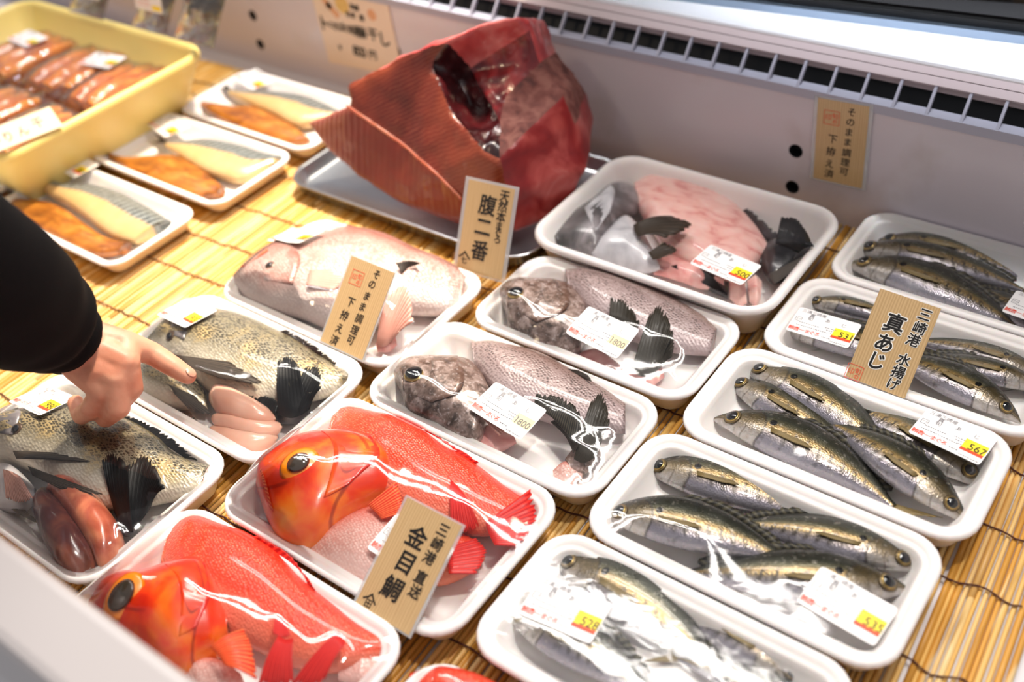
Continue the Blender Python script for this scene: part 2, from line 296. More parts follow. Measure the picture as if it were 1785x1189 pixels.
q = Mt('pale_wood_print'); g = q.wave(7, q.mapv(q.coord('UV'), (1, .06, 1)), 4.0, 1.6, 'X', 3); n = q.noise(120, 2, q.mapv(q.coord('UV'), (1, .03, 1)))
M['wood'] = q.done(q.mix(q.m('MULTIPLY', g, .55), q.mix(n, hx('d0b184'), hx('c9a878')), hx('ab8654')), .38, coat=.25)
M['ink'] = plain('black_ink', '14110f', .5); M['inkgrey'] = plain('grey_print', '6d6a70', .6); M['inkred'] = plain('red_print', 'e2492f', .6)
M['paper'] = plain('white_paper', 'f3efee', .45); M['halo'] = plain('white_outline', 'f6f2ea', .5); M['price_yellow'] = plain('yellow_print', 'ffe020', .5); M['price_red'] = plain('red_band', 'f0481c', .5)
M['cream_paper'] = plain('cream_paper', 'e3cdb8', .4, coat=.2); M['blush'] = plain('orange_print', 'd9a077', .5); M['blush_yellow'] = plain('ochre_print', 'd9b56a', .5); M['tan_card'] = plain('tan_card', 'e6d3b2', .5)
q = Mt('skin'); n = q.noise(40, 4); n2 = q.noise(600, 2); c = q.mix(q.ss(n, .4, .65), hx('d69a7e'), hx('ca8468')); M['skin'] = q.done(c, .5, bump=n2, bs=.12, bd=.0006, sss=.2)
M['nail'] = plain('nail', 'd69c84', .25, coat=.4)
q = Mt('black_knit'); M['sleeve'] = q.done(hx('0b0a0c'), .9, spec=.15, bump=q.noise(900, 2), bs=.3, bd=.0008)
# ------------------------------------------------------------------ the display case
Y_WALL = .318
def structure(o, label=None): o['kind'] = 'structure'; return props(o, label) if label else o
structure(mesh('floor', *box(-2.2, 1.4, -.47, .40, -.06, -.0075), M['case_white'], smooth=False), 'white base of the chilled display case under the mat')
def wall_back():
    holes = [(x, z) for x in (-1.20, -.933, -.667, -.403, -.147, .127, .395, .66) for z in (.066, .024)]; R = .0075; k = 16
    bm = bmesh.new(); xs = [-2.2] + [(holes[i][0] + holes[i + 2][0]) / 2 for i in range(0, len(holes) - 2, 2)] + [1.4]; zs = [-.05, .045, .127]; D = .012
    for i in range(len(xs) - 1):                 # one plate cell round every hole
        for j in (0, 1):
            hxx, hz = holes[2 * i + (1 if j == 0 else 0)]; x0, x1, z0, z1 = xs[i], xs[i + 1], zs[j], zs[j + 1]
            inner = []; outer = []; deep = []
            for a in range(k):
                t = 2 * math.pi * a / k; dx, dz = math.cos(t), math.sin(t); inner.append(bm.verts.new((hxx + R * dx, Y_WALL, hz + R * dz))); deep.append(bm.verts.new((hxx + R * dx, Y_WALL + D, hz + R * dz)))
                s = min(((x1 if dx > 0 else x0) - hxx) / dx if abs(dx) > 1e-9 else 9, ((z1 if dz > 0 else z0) - hz) / dz if abs(dz) > 1e-9 else 9)
                outer.append(bm.verts.new((hxx + s * dx, Y_WALL, hz + s * dz)))
            for a in range(k):
                b = (a + 1) % k
                for f, mi in (((inner[a], inner[b], outer[b], outer[a]), 0), ((inner[b], inner[a], deep[a], deep[b]), 1)):
                    bm.faces.new(f).material_index = mi
                pa, pb = outer[a].co, outer[b].co
                if abs(pa.x - pb.x) > 1e-6 and abs(pa.z - pb.z) > 1e-6:
                    cx = x1 if max(pa.x, pb.x) > hxx + .5 * (x1 - hxx) else x0; cz = z1 if max(pa.z, pb.z) > hz else z0
                    bm.faces.new((outer[a], outer[b], bm.verts.new((cx, Y_WALL, cz))))
            f = bm.faces.new(deep); f.material_index = 1
    bmesh.ops.remove_doubles(bm, verts=bm.verts, dist=1e-5)
    me = bpy.data.meshes.new('wall_back'); bm.to_mesh(me); bm.free(); me.materials.append(M['wall']); me.materials.append(M['hole'])
    o = bpy.data.objects.new('wall_back', me); COL.objects.link(o); return structure(o, 'white rear panel of the case with round peg holes')
wall_back()
# the air vent above the wall: leaning back 42 degrees
LEAN = math.radians(42); V0 = np.array([0, Y_WALL, .135]); VU = np.array([0, math.sin(LEAN), math.cos(LEAN)]); VN = np.array([0, -math.cos(LEAN), math.sin(LEAN)])
def vent_box(x0, x1, u0, u1, d0, d1):
    V = [V0 + np.array([x, 0, 0]) + VU * u + VN * d for x in (x0, x1) for u in (u0, u1) for d in (d0, d1)]
    return V, [(0, 1, 3, 2), (4, 6, 7, 5), (0, 4, 5, 1), (2, 3, 7, 6), (0, 2, 6, 4), (1, 5, 7, 3)]
vt = thing('air_vent', 'long slotted air vent along the top of the white rear panel', 'air vent', (-.4, Y_WALL, .13))
mesh('lip', *box(-2.2, 1.4, Y_WALL - .002, Y_WALL + .012, .1265, .1355), M['vent'], vt, smooth=False)
def vent_at(px, py): return PL(px, py, V0, VN)[0]
xv = vent_at(1192, 107); pitch = (vent_at(1743, 238) - vent_at(937, 59)) / 16.0
bars = [vent_box(xv + i * pitch - .0013, xv + i * pitch + .0013, -.002, .029, -.003, .001) for i in range(-44, 34)]
for b_ in bars: mesh('vent_bar', *b_, M['vent'], vt, smooth=False)
mesh('dark_duct', *vent_box(-2.2, 1.4, -.004, .05, -.034, -.0185), M['void'], vt, smooth=False)
mesh('duct_lip', *vent_box(-2.2, 1.4, .0245, .03, -.012, -.0095), M['ledge_pink'], vt, smooth=False)
mesh('upper_strip', *join(vent_box(-2.2, 1.4, .0265, .0342, -.004, .002), vent_box(-2.2, 1.4, .0350, .044, -.004, .002)), M['ledge_pink'], vt, smooth=False)
zt = (V0 + VU * .044)[2]; yt = (V0 + VU * .044)[1]
o = mesh('trim_1', *box(-2.2, 1.4, yt - .003, yt + .24, zt - .006, zt + .004), M['ledge'], smooth=False); bevel(o, .003); structure(o, 'white glossy ledge above the vent')
def rear(x0, x1, d0, d1, z0, z1):                # the rear window stands a few degrees askew
    V = [(x, .374 + (x + .015) * .118 + d, z) for x in (x0, x1) for d in (d0, d1) for z in (z0, z1)]; return V, box(0, 1, 0, 1, 0, 1)[1]
o = mesh('trim_2', *rear(-.22, 1.4, 0, .007, zt + .0042, zt + .012), M['alu'], smooth=False); structure(o, 'aluminium rail of the rear window')
wn = mesh('window_1', *rear(-.22, 1.4, .0135, .020, zt + .0042, zt + .62), M['glass'], smooth=False); structure(wn, 'dark rear sliding window of the case')
mesh('window_seal', *rear(-.22, 1.4, .0072, .0132, zt + .0042, zt + .019), M['seal'], wn, smooth=False)
mesh('window_frame', *rear(.05, .066, .008, .0132, zt + .0195, zt + .6), M['alu'], wn, smooth=False)
# the front rail, near the camera
prof = [(-.449, -.06), (-.449, .196), (-.4515, .199), (-.455, .200), (-.484, .200), (-.488, .1985), (-.4905, .195), (-.496, .170), (-.500, -.06)]
V = [(x, y, z) for x in (-2.2, 1.4) for y, z in prof]; k = len(prof)
Fc = [(i, i + 1, k + i + 1, k + i) for i in range(k - 1)] + [tuple(range(k))[::-1], tuple(range(k, 2 * k))]
structure(mesh('wall_front', V, Fc, M['panel'], smooth=False), 'pale front rail of the display case in the near corner')

# ------------------------------------------------------------------ bamboo mat (slats a little askew)
def bamboo():
    ang = math.radians(2.4); ca, sa = math.cos(ang), math.sin(ang)
    rt = thing('bamboo_mat', 'thin bamboo slat mat tied with brown thread under all the trays', 'mat', (0, 0, -.004))
    V = []; Fc = []; UV = []; x = -1.35; rnd = random.Random(3)
    X1 = .470 - .1 * sa
    def wav(y): return 0.0
    while x < X1:
        wd = rnd.uniform(.0031, .0056); y0, y1 = -.43, .316; st = rnd.random(); tl = rnd.uniform(-.0011, .0011); yb = rnd.uniform(-.3, .3)
        segs = [(y0, y1, 0.0)] if rnd.random() < .5 else [(y0, yb, 0.0), (yb + .001, y1, rnd.uniform(-.0005, .0005))]
        for sa0, sb0, dx in segs:
            st2 = min(1, max(0, st + rnd.uniform(-.15, .15))); b = len(V); m = 7; ys = np.linspace(sa0, sb0, 9); wob = rnd.uniform(-.0006, .0006)
            for yy in ys:
                for j in range(m):
                    a = math.pi * j / (m - 1); xx = x + dx + wd * .5 + math.cos(a) * wd * .48 + tl * (yy / .4) + wob * math.sin(yy * 9)
                    px, py = xx * ca - yy * sa, xx * sa + yy * ca
                    V.append((px, py, -.0058 + math.sin(a) * wd * .62)); UV.append((st2, yy))
            for i in range(8):
                for j in range(m - 1):
                    p = b + i * m + j; Fc.append((p, p + m, p + m + 1, p + 1))
            Fc.append(tuple(range(b, b + m))); Fc.append(tuple(range(b + 8 * m, b + 9 * m))[::-1])
        x += wd + rnd.choice((0, 0, .0002, .0004, .0013))
    mesh('slats', V, Fc, M['bamboo'], rt, uv=UV)
    for i, yy in enumerate((-.430 + .0, -.352, -.285, -.218, -.146, -.0655, -.010, .055, .124, .193, .262)):
        if yy < -.42: continue
        pts = []; r2 = random.Random(i); k = 0; xx = -1.34; off = 0.0
        while xx < X1:
            off = .82 * off + r2.uniform(-.0012, .0012); drop = .0016 * math.sin(xx * 90 + i)
            if xx > .40: off += .0022 * math.sin(xx * 160 + i * 1.7)
            y2 = yy + off; pts.append((xx * ca - y2 * sa, xx * sa + y2 * ca, -.0019 + .0004 * math.sin(xx * 1300))); xx += .006
        mesh('binding_thread', *tube(pts, .0008, 5), M['thread'], rt)
bamboo()

# ------------------------------------------------------------------ trays
FOAM = [(.030, .0005), (.016, 0), (.0125, .002), (.005, .0200), (.0012, .0225), (0, .0248), (.0006, .0272), (.0030, .0287), (.0060, .0284), (.0082, .0262), (.0100, .0250), (.0118, .0253), (.0132, .0238), (.0152, .0200), (.0215, .0072), (.0250, .0046), (.0300, .0040), (.055, .0040)]
DEEP = [(.032, .0005), (.020, 0), (.0165, .002), (.005, .0325), (.0012, .0350), (0, .0375), (.0006, .0402), (.0030, .0420), (.0062, .0416), (.0090, .0390), (.0120, .0350), (.0215, .0090), (.0260, .0050), (.0320, .0042), (.06, .0042)]
SHALLOW = [(.026, .0005), (.013, 0), (.0105, .002), (.0040, .0130), (.001, .0150), (0, .0165), (.0006, .0182), (.0028, .0195), (.0055, .0192), (.0078, .0172), (.0105, .0140), (.0170, .0050), (.0205, .0034), (.026, .0030), (.05, .0030)]
T = {}
def scale_rect(r, z0, z1):                       # same sight lines, other rim height
    k = (CAM[2] - z1) / (CAM[2] - z0); return tuple(CAM[0 if i < 2 else 1] + (v - CAM[0 if i < 2 else 1]) * k for i, v in enumerate(r))
def tray(key, rect, label, prof=FOAM, R=.027, group='white foam trays'):
    rim = max(p[1] for p in prof)
    if abs(rim - .0287) > .002: rect = scale_rect(rect, .027, rim - .0015)
    if key == 'I': rect = rect[:3] + (.316,)
    cx, cy = (rect[0] + rect[1]) / 2, (rect[2] + rect[3]) / 2
    t = thing('foam_tray', label, 'tray', (cx, cy, 0), group)
    mesh('shell', *rr_loft(rect, R, prof), M['foam'], t)
    T[key] = dict(root=t, rect=rect, rim=rim, R=R, items=[], floor=prof[-1][1]); return t
tray('A', (.191, .421, -.045, .0745), 'white foam tray of five horse mackerel with the yellow 567 price')
tray('B', (.182, .412, -.168, -.0475), 'white foam tray of horse mackerel with the yellow 535 price')
tray('C', (-.054, .180, -.147, -.025), 'white foam tray of a cut big-eyed grey fish next to the red fish')
tray('D', (-.069, .165, -.2985, -.1485), 'white foam tray of cut red alfonsino behind the golden eye sign')
tray('E', (-.065, .197, .108, .296), 'deep white foam tray of pale pink filleted fish with the yellow 500 price', DEEP, .034)
tray('F', (-.279, -.048, -.1115, .039), 'white foam tray of pink sea bream behind a small wood-print sign')
tray('G', (-.037, .189, -.0205, .099), 'white foam tray of big-eyed grey fish in front of the deep tray')
tray('H', (.202, .432, .0765, .192), 'white foam tray of horse mackerel with the yellow 531 price and the large sign')
tray('I', (.212, .442, .1945, .315), 'white foam tray of horse mackerel against the rear panel in shade')
tray('J', (.171, .401, -.289, -.1705), 'white foam tray of horse mackerel with the yellow 528 price near the front')
tray('K', (-.292, -.062, -.2525, -.1135), 'white foam tray of black sea bream and pale milt under the pointing finger')
tray('L', (-.314, -.085, -.405, -.2545), 'white foam tray of black sea bream and brown roe beside the front rail')
tray('M', (-.088, .145, -.447, -.3025), 'white foam tray of cut red alfonsino half hidden by the front rail')
tray('N', (.159, .389, -.446, -.303), 'white foam tray of red fish of which only a corner shows at the front')
tray('O', (-.622, -.388, .126, .2515), 'white foam tray of two mackerel fillets nearest the rear panel beside the yellow crate', SHALLOW, .022)
tray('P', (-.629, -.3925, -.0065, .1185), 'middle white foam tray of two mackerel fillets beside the yellow crate', SHALLOW, .022)
tray('Q', (-.637, -.402, -.139, -.0195), 'white foam tray of two mackerel fillets just beyond the black sleeve', SHALLOW, .022)
tray('R', (-.885, -.655, -.20, -.076), 'empty-looking white foam tray whose corner peeps out below the yellow crate', SHALLOW, .022)
tray('S', (-.67, -.434, -.282, -.156), 'white foam tray mostly hidden under the black sleeve', SHALLOW, .022)

# ------------------------------------------------------------------ lofted bodies
class Loft:
    """A body spread between an upper and a lower edge; T is its height above the plane of the edges."""
    def __init__(s, U, L, T, zm, zb, n=48, m=22, amp=0.0, fr=60, pw=.85, ends=0.0):
        s.n, s.m = n, m; s.U = cr(U, n); s.L = cr(L, n); x = np.linspace(0, 1, n)
        s.T = np.interp(x, np.linspace(0, 1, len(T)), T); k = np.array([.25, .5, .25])
        for _ in range(3): s.T[1:-1] = np.convolve(s.T, k, 'same')[1:-1]
        if ends:                                 # close the two ends in a round
            e = np.sqrt(np.clip(1 - np.clip((np.abs(2 * x - 1) - (1 - ends)) / ends, 0, 1) ** 2, .0004, 1)); c = (s.U + s.L) / 2; s.U = c + (s.U - c) * e[:, None]; s.L = c + (s.L - c) * e[:, None]; s.T = s.T * e
        s.zm = s.U[:, 2] * 0 + zm if np.isscalar(zm) else np.interp(x, np.linspace(0, 1, len(zm)), zm); s.zb = zb; V = []; UV = []
        for i in range(n):
            c = (s.U[i] + s.L[i]) / 2; h = (s.U[i] - s.L[i]) / 2
            for j in range(m):
                a = 2 * math.pi * j / m; ca, sa = math.cos(a), math.sin(a); q = c + h * ca
                z = s.zm[i] + (s.T[i] * abs(sa) ** pw if sa >= 0 else -max(min(s.T[i], s.zm[i] - zb), .0005) * abs(sa) ** pw); p = np.array([q[0], q[1], z])
                if amp:
                    d = mnoise.noise(Vector(p * fr)); p = p + np.array([0, 0, amp * d * max(sa, 0)]) + h / (np.linalg.norm(h) + 1e-9) * amp * .5 * d * ca
                V.append(p); UV.append((i / (n - 1), .5 + .5 * ca))
        s.V = V; s.F = grid_faces(n, m, True); s.UV = UV
        for i, rev in ((0, True), (n - 1, False)):
            r = list(range(i * m, i * m + m)); c = np.mean([V[k] for k in r], axis=0); s.V.append(c); s.UV.append((i / (n - 1), .5)); ci = len(s.V) - 1
            for j in range(m):
                a, b = r[j], r[(j + 1) % m]; s.F.append((ci, b, a) if not rev else (ci, a, b))
    def pt(s, u, v, up=0.0):                     # u along, v -1 (lower edge) .. 1 (upper edge)
        x = np.linspace(0, 1, s.n); f = lambda arr: np.array([np.interp(u, x, arr[:, k]) for k in range(3)])
        U, L = f(s.U), f(s.L); c = (U + L) / 2; h = (U - L) / 2; q = c + h * v
        return np.array([q[0], q[1], np.interp(u, x, s.zm) + np.interp(u, x, s.T) * (max(0, 1 - v * v)) ** .43 + up])
    def hit(s, x, y):                            # the surface point on a pixel's line of sight
        bv = BVHTree.FromPolygons([tuple(v) for v in s.V], [tuple(f) for f in s.F]); d = P(x, y, 0) - CAM; h = bv.ray_cast(Vector(CAM), Vector(d))
        return (np.array(h[0]), np.array(h[1])) if h[0] is not None else (P(x, y, s.zm[0] + .01), np.array([0, 0, 1.0]))
    def normal(s, u, v):
        a = s.pt(min(u + .03, 1), v) - s.pt(max(u - .03, 0), v); b = s.pt(u, min(v + .12, .97)) - s.pt(u, max(v - .12, -.97)); n = np.cross(a, b); n = n / np.linalg.norm(n); return n if n[2] > 0 else -n
    def make(s, name, mat, parent, **k): return mesh(name, s.V, s.F, mat, parent, uv=s.UV, **k)
def px(pts, z): return [P(x, y, z) for x, y in pts]
def dome(c, n, ra, rb, h, ax=None, rings=6, m=24, r0=0.0):
    n = np.array(n) / np.linalg.norm(n); a = np.array(ax if ax is not None else (1, 0, 0), float); a = a - n * a.dot(n); a /= np.linalg.norm(a); b = np.cross(n, a); V = []
    for i in range(rings + 1):
        r = max(1 - i / rings, r0 + 1e-3)
        for j in range(m):
            t = 2 * math.pi * j / m; V.append(c + a * ra * r * math.cos(t) + b * rb * r * math.sin(t) + n * h * (1 - r * r))
    Fc = grid_faces(rings + 1, m, True); Fc.append(tuple(range(rings * m, rings * m + m))); Fc.append(tuple(range(m))[::-1]); return V, Fc
def eye(parent, c, n, r, iris, pupil, ax=None, pr=.52, rb=None, rim=None, h=.3):
    rb = rb or r
    e = mesh('eye', *dome(c - np.array(n) * r * .06, n, r, rb, r * h, ax), M[rim or iris], parent)
    if rim: mesh('iris', *dome(c + np.array(n) * r * .04, n, r * .8, rb * .8, r * h, ax), M[iris], e)
    mesh('pupil', *dome(c + np.array(n) * r * (h * .55 + .06), n, r * pr, rb * pr, r * h * .62, ax), M[pupil], e); return e
def strip(name, A, B, mat, parent, n=24, m=7, jag=0.0, th=.0006, seed=1, sag=0.0, smooth_ends=True):
    """A thin fin between a base line A and a tip line B (world points)."""
    rnd = random.Random(seed); a = cr(A, n) if len(A) > 2 else np.array([np.array(A[0]) + (np.array(A[-1]) - np.array(A[0])) * t for t in np.linspace(0, 1, n)]); b = cr(B, n); V = []; UV = []
    for i in range(n):
        e = 1 - (rnd.random() * jag if i % 2 else 0)
        for j in range(m):
            t = j / (m - 1) * e; p = a[i] + (b[i] - a[i]) * t; p = p + np.array([0, 0, sag * math.sin(math.pi * t) + .0004 * math.sin(i * 2.2) * t]); V.append(p); UV.append((i / (n - 1), t))
    k = len(V); V += [p - np.array([0, 0, th]) for p in V]; UV += UV; Fc = grid_faces(n, m); Fc = Fc + [tuple(q + k for q in f[::-1]) for f in Fc]
    ed = [j for j in range(m)] + [i * m + m - 1 for i in range(1, n)] + [(n - 1) * m + j for j in range(m - 2, -1, -1)] + [i * m for i in range(n - 2, 0, -1)]
    for q in range(len(ed)):
        x, y = ed[q], ed[(q + 1) % len(ed)]; Fc.append((y, x, x + k, y + k))
    return mesh(name, V, Fc, mat, parent, uv=UV)
def on_body(lf, pts, up=.0012): return [lf.pt(u, v, up) for u, v in pts]

# ------------------------------------------------------------------ horse mackerel
AS = [0, .02, .05, .09, .15, .22, .30, .40, .50, .60, .68, .75, .80, .835]
AU = [.003, .017, .034, .053, .079, .102, .119, .125, .116, .093, .068, .043, .024, .017]
AL = [-.007, -.021, -.038, -.058, -.086, -.108, -.124, -.126, -.112, -.085, -.060, -.038, -.022, -.016]
AT = [.005, .014, .024, .034, .045, .054, .058, .057, .051, .041, .031, .022, .014, .010]
def aji(tr, nose, tail, label, bend=.03, dep=1.0, lift=(0, 0), fat=1.0, pect=True, eye_mat='iris_gold', group=None):
    fl = T[tr]['floor']; zm0 = fl + .011
    N = P(nose[0], nose[1], zm0 + lift[0]); E = P(tail[0], tail[1], zm0 + lift[1] - .004); N[2] = E[2] = 0; ax = E - N; Ln = np.linalg.norm(ax); ax /= Ln
    nr = np.array([-ax[1], ax[0], 0]); nr = nr if nr[1] > 0 else -nr
    pos = lambda s: N + ax * Ln * s + nr * Ln * bend * 4 * s * (1 - s)
    U = []; L = []; Tt = []; zm = []
    for s, a, b, t in zip(AS, AU, AL, AT):
        c = pos(s); tg = pos(s + .01) - pos(s - .01); tg /= np.linalg.norm(tg); nn = np.array([-tg[1], tg[0], 0]); nn = nn if nn.dot(nr) > 0 else -nn
        U.append(c + nn * a * Ln * dep); L.append(c + nn * b * Ln * dep); Tt.append(t * Ln * fat * 1.05); zm.append(fl + .0008 + t * Ln * fat * .95 + lift[0] + (lift[1] - lift[0]) * s)
    xs = np.linspace(0, 1, len(AS)); ss = np.interp(np.linspace(0, 1, 48), xs, AS)
    lf = Loft(U, L, Tt, zm, fl, n=46, m=22)
    lf.zb = min(zm) - .02
    rt = thing('horse_mackerel', label, 'fish', (N + ax * Ln * .4) + np.array([0, 0, fl]), group or 'horse mackerel in the foam trays')
    # bottoms follow the fish's own lift
    for i in range(lf.n):
        for j in range(lf.m):
            a = 2 * math.pi * j / lf.m
            if math.sin(a) < -1e-6: lf.V[i * lf.m + j][2] = lf.zm[i] - lf.T[i] * .88 * abs(math.sin(a)) ** .85
    # texture runs along the true body length
    lf.UV = [(float(np.interp(u, xs, AS)) / .835 if False else float(np.interp(u, xs, AS)), v) for u, v in lf.UV]
    inv = lambda s: float(np.interp(s, AS, xs))
    lf.make('body', M['aji'], rt)
    u0 = inv(.088); nrm = lf.normal(u0, -.20); eye(rt, lf.pt(u0, -.20, .0005), nrm, Ln * .040, eye_mat, 'pupil', ax, .66, rim='eye_rim', h=.28)
    if pect:
        strip('pectoral_fin', on_body(lf, [(inv(.27), -.28), (inv(.275), -.38), (inv(.28), -.48)]), on_body(lf, [(inv(.43), -.30), (inv(.47), -.40), (inv(.40), -.50)], .0022), M['fin_aji'], rt, 12, 5, .1)
    tg = pos(.84) - pos(.80); tg /= np.linalg.norm(tg); nn = np.array([-tg[1], tg[0], 0]); nn = nn if nn.dot(nr) > 0 else -nn; zc = zm[-1]; b = pos(.825); b[2] = zc
    tips = [b + tg * Ln * .165 + nn * Ln * .095, b + tg * Ln * .10 + nn * Ln * .035, b + tg * Ln * .07, b + tg * Ln * .10 - nn * Ln * .035, b + tg * Ln * .165 - nn * Ln * .095]
    for k_ in tips: k_[2] = max(zc + .001, fl + .003)
    strip('tail_fin', [b + nn * Ln * .018, b, b - nn * Ln * .018], tips, M['fin_aji'], rt, 20, 6, .05)
    dz = [lf.pt(inv(s), .965, .0) for s in (.34, .45, .57, .68, .77)]; di = [p + nr * Ln * (.02 if i in (0, 4) else .028) + np.array([0, 0, .001]) + ax * Ln * .03 for i, p in enumerate(dz)]
    strip('dorsal_fin', dz, di, M['fin_aji_dark'], rt, 22, 3, .5)
    T[tr]['items'].append(rt); return rt
# tray A, price 567
aji('A', (1722, 838), (1405, 668), 'horse mackerel facing right beneath the 567 price label', .03, 1.06, (.001, .001))
aji('A', (1297, 629), (1610, 838), 'horse mackerel lying farthest back with head at the left end of the 567 tray', .055, 1.0, (.004, .003))
aji('A', (1268, 652), (1560, 850), 'second horse mackerel from the back with left-pointing head in the 567 tray', .03, .92, (.002, .001))
aji('A', (1690, 897), (1395, 700), 'horse mackerel facing right with open eye lying in front in the 567 tray', .02, 1.0, (.008, .010))
aji('A', (1244, 716), (1620, 925), 'dark-backed horse mackerel nearest the front edge of the 567 tray', .07, 1.0, (.006, .004))
# tray B, price 535
aji('B', (1116, 803), (1500, 935), 'horse mackerel alone along the back of the 535 tray with pale gold side', .045, 1.0, (.002, .0))
aji('B', (1613, 983), (1215, 900), 'horse mackerel facing right just above the covered one in the 535 tray', .04, .92, (.004, .004))
aji('B', (1590, 1015), (1120, 985), 'horse mackerel whose cheek is covered by the 535 price label', -.01, .96, (.006, .003))
aji('B', (1047, 884), (1440, 1000), 'bright horse mackerel with head at the left front of the 535 tray', .05, 1.08, (.009, .012))
# tray J, price 528
aji('J', (1412, 1190), (1090, 1010), 'horse mackerel with its head at the far right of the 528 tray', .045, 1.05, (.0, .002))
aji('J', (1462, 1268), (1130, 1120), 'horse mackerel mostly under the others along the front of the 528 tray', .02, .9, (.0, .002))
aji('J', (962, 962), (1290, 1215), 'large horse mackerel passing under the top right corner of the 528 price label', .075, 1.22, (.004, .005))
aji('J', (880, 1058), (1190, 1260), 'large horse mackerel just below the 528 price label with golden eye', .06, 1.1, (.008, .006))
# tray H, price 531
aji('H', (1400, 516), (1660, 590), 'horse mackerel with dark gold back just above the 531 price label', .05, .72, (.006, .004))
aji('H', (1830, 652), (1545, 580), 'golden horse mackerel facing right, farthest back beside the large sign', .05, .95, (.003, .002))
aji('H', (1832, 670), (1520, 612), 'horse mackerel facing right between two others beside the large sign', .03, .8, (.006, .004))
aji('H', (1349, 560), (1690, 668), 'horse mackerel whose head shows just below the 531 price label', .05, .98, (.004, .002))
aji('H', (1784, 722), (1490, 590), 'dark horse mackerel facing right with large eye below the large sign', .03, 1.05, (.009, .010))
# tray I at the back
aji('I', (1522, 410), (1850, 500), 'dim horse mackerel farthest back in the shaded tray by the rear panel', .045, .85, (.002, .0))
aji('I', (1885, 622), (1640, 470), 'horse mackerel cut by the frame, its belly pale, in the shaded tray', .05, .95, (.0, .004))
aji('I', (1484, 424), (1850, 520), 'middle horse mackerel with round eye in the shaded tray by the rear panel', .03, .85, (.005, .003))
aji('I', (1475, 448), (1840, 600), 'frontmost horse mackerel with dark gold back in the shaded tray', .05, 1.0, (.009, .006))
# ------------------------------------------------------------------ cut fish
def piece(tr, name, label, U, L, Tt, mat, zm=.020, amp=.0, part='body', n=48, group=None, cat='fish', zb=None, ends=0.0):
    fl = T[tr]['floor'] if tr else .0; zb = fl + .0004 if zb is None else zb
    lf = Loft(px(U, zm), px(L, zm), Tt, zm, zb, n=n, m=24, amp=amp, ends=ends)
    c = np.mean(px(U, zm) + px(L, zm), axis=0); rt = thing(name, label, cat, (c[0], c[1], zb), group)
    lf.root = rt; lf.make(part, M[mat], rt)
    if tr: T[tr]['items'].append(rt)
    return lf
def fin(lf, name, A, B, mat, za=.03, zb=.03, **k): return strip(name, px(A, za), px(B, zb), M[mat], lf.root, **k)
# --- tray D, red alfonsino
b = piece('D', 'headless_fish', 'headless red alfonsino body with cut edge at the back of its tray', [(592, 700), (645, 722), (690, 733), (737, 755), (781, 786), (821, 808), (857, 833), (900, 864), (925, 872)],
          [(572, 765), (612, 800), (640, 845), (682, 885), (722, 912), (770, 925), (815, 930), (858, 930), (895, 925)], [.006, .016, .021, .022, .021, .019, .016, .011, .006], 'kin_body', .018)
fin(b, 'dorsal_fin', [(690, 735), (737, 756), (781, 787), (822, 810)], [(712, 738), (755, 756), (800, 782), (836, 806)], 'fin_red', .026, .030, jag=.25)
fin(b, 'ventral_fin', [(785, 835), (800, 850), (812, 865)], [(786, 930), (812, 928), (836, 918)], 'fin_red', .038, .028, jag=.12, sag=.004)
fin(b, 'tail_fin', [(846, 910), (852, 930), (862, 950)], [(925, 852), (935, 905), (905, 952)], 'fin_red', .030, .030, jag=.15)
h = piece('D', 'fish_head_cut', 'red alfonsino head with big golden eye lying on its cheek, all of it showing', [(449, 842), (457, 814), (489, 789), (526, 770), (565, 763), (605, 764), (645, 773), (680, 797), (698, 832)],
          [(452, 866), (467, 908), (489, 944), (524, 957), (560, 945), (590, 915), (632, 890), (664, 873), (694, 850)], [.007, .018, .025, .029, .031, .031, .028, .022, .008], 'kin_head', .022)
c0, n0 = h.hit(522, 810); n0 = n0 + .7 * (CAM - c0) / np.linalg.norm(CAM - c0); n0 /= np.linalg.norm(n0); eye(h.root, c0 + n0 * .0008, n0, .0165, 'iris_orange', 'pupil_brown', P(560, 790, 0) - P(520, 815, 0), .56, .0135, h=.24)
strip('gill_cover', on_body(h, [(.52, .72), (.60, .3), (.62, -.2), (.56, -.7)], .0006), on_body(h, [(.78, .80), (.86, .3), (.84, -.2), (.70, -.72)], .0022), M['kin_head'], h.root, 24, 8, 0)
strip('jaw', on_body(h, [(.03, .45), (.05, -.1), (.10, -.6)], .0005), on_body(h, [(.16, .25), (.20, -.25), (.24, -.75)], .0022), M['fin_orange'], h.root, 18, 7, 0)
g = piece('D', 'fish_collar_cut', 'pale scaled throat piece of red fish under the red head', [(536, 958), (575, 925), (623, 895), (680, 880), (735, 885)], [(548, 975), (585, 995), (622, 1012), (668, 1030), (730, 1020)], [.004, .012, .015, .014, .005], 'kin_pale', .016)
fin(g, 'pectoral_fin', [(640, 880), (655, 893), (665, 905)], [(692, 838), (700, 870), (700, 895)], 'fin_orange', .033, .036, jag=.1)
tl = piece('D', 'fish_tail_cut', 'bright red tail piece showing to the right of the golden eye sign', [(735, 960), (770, 945), (805, 935), (838, 950)], [(745, 1020), (780, 1016), (815, 1000), (845, 975)], [.006, .013, .012, .004], 'kin_body', .014)
fin(tl, 'tail_fin', [(775, 955), (780, 975), (782, 1000)], [(830, 938), (848, 962), (830, 1000)], 'fin_red', .029, .026, jag=.15)
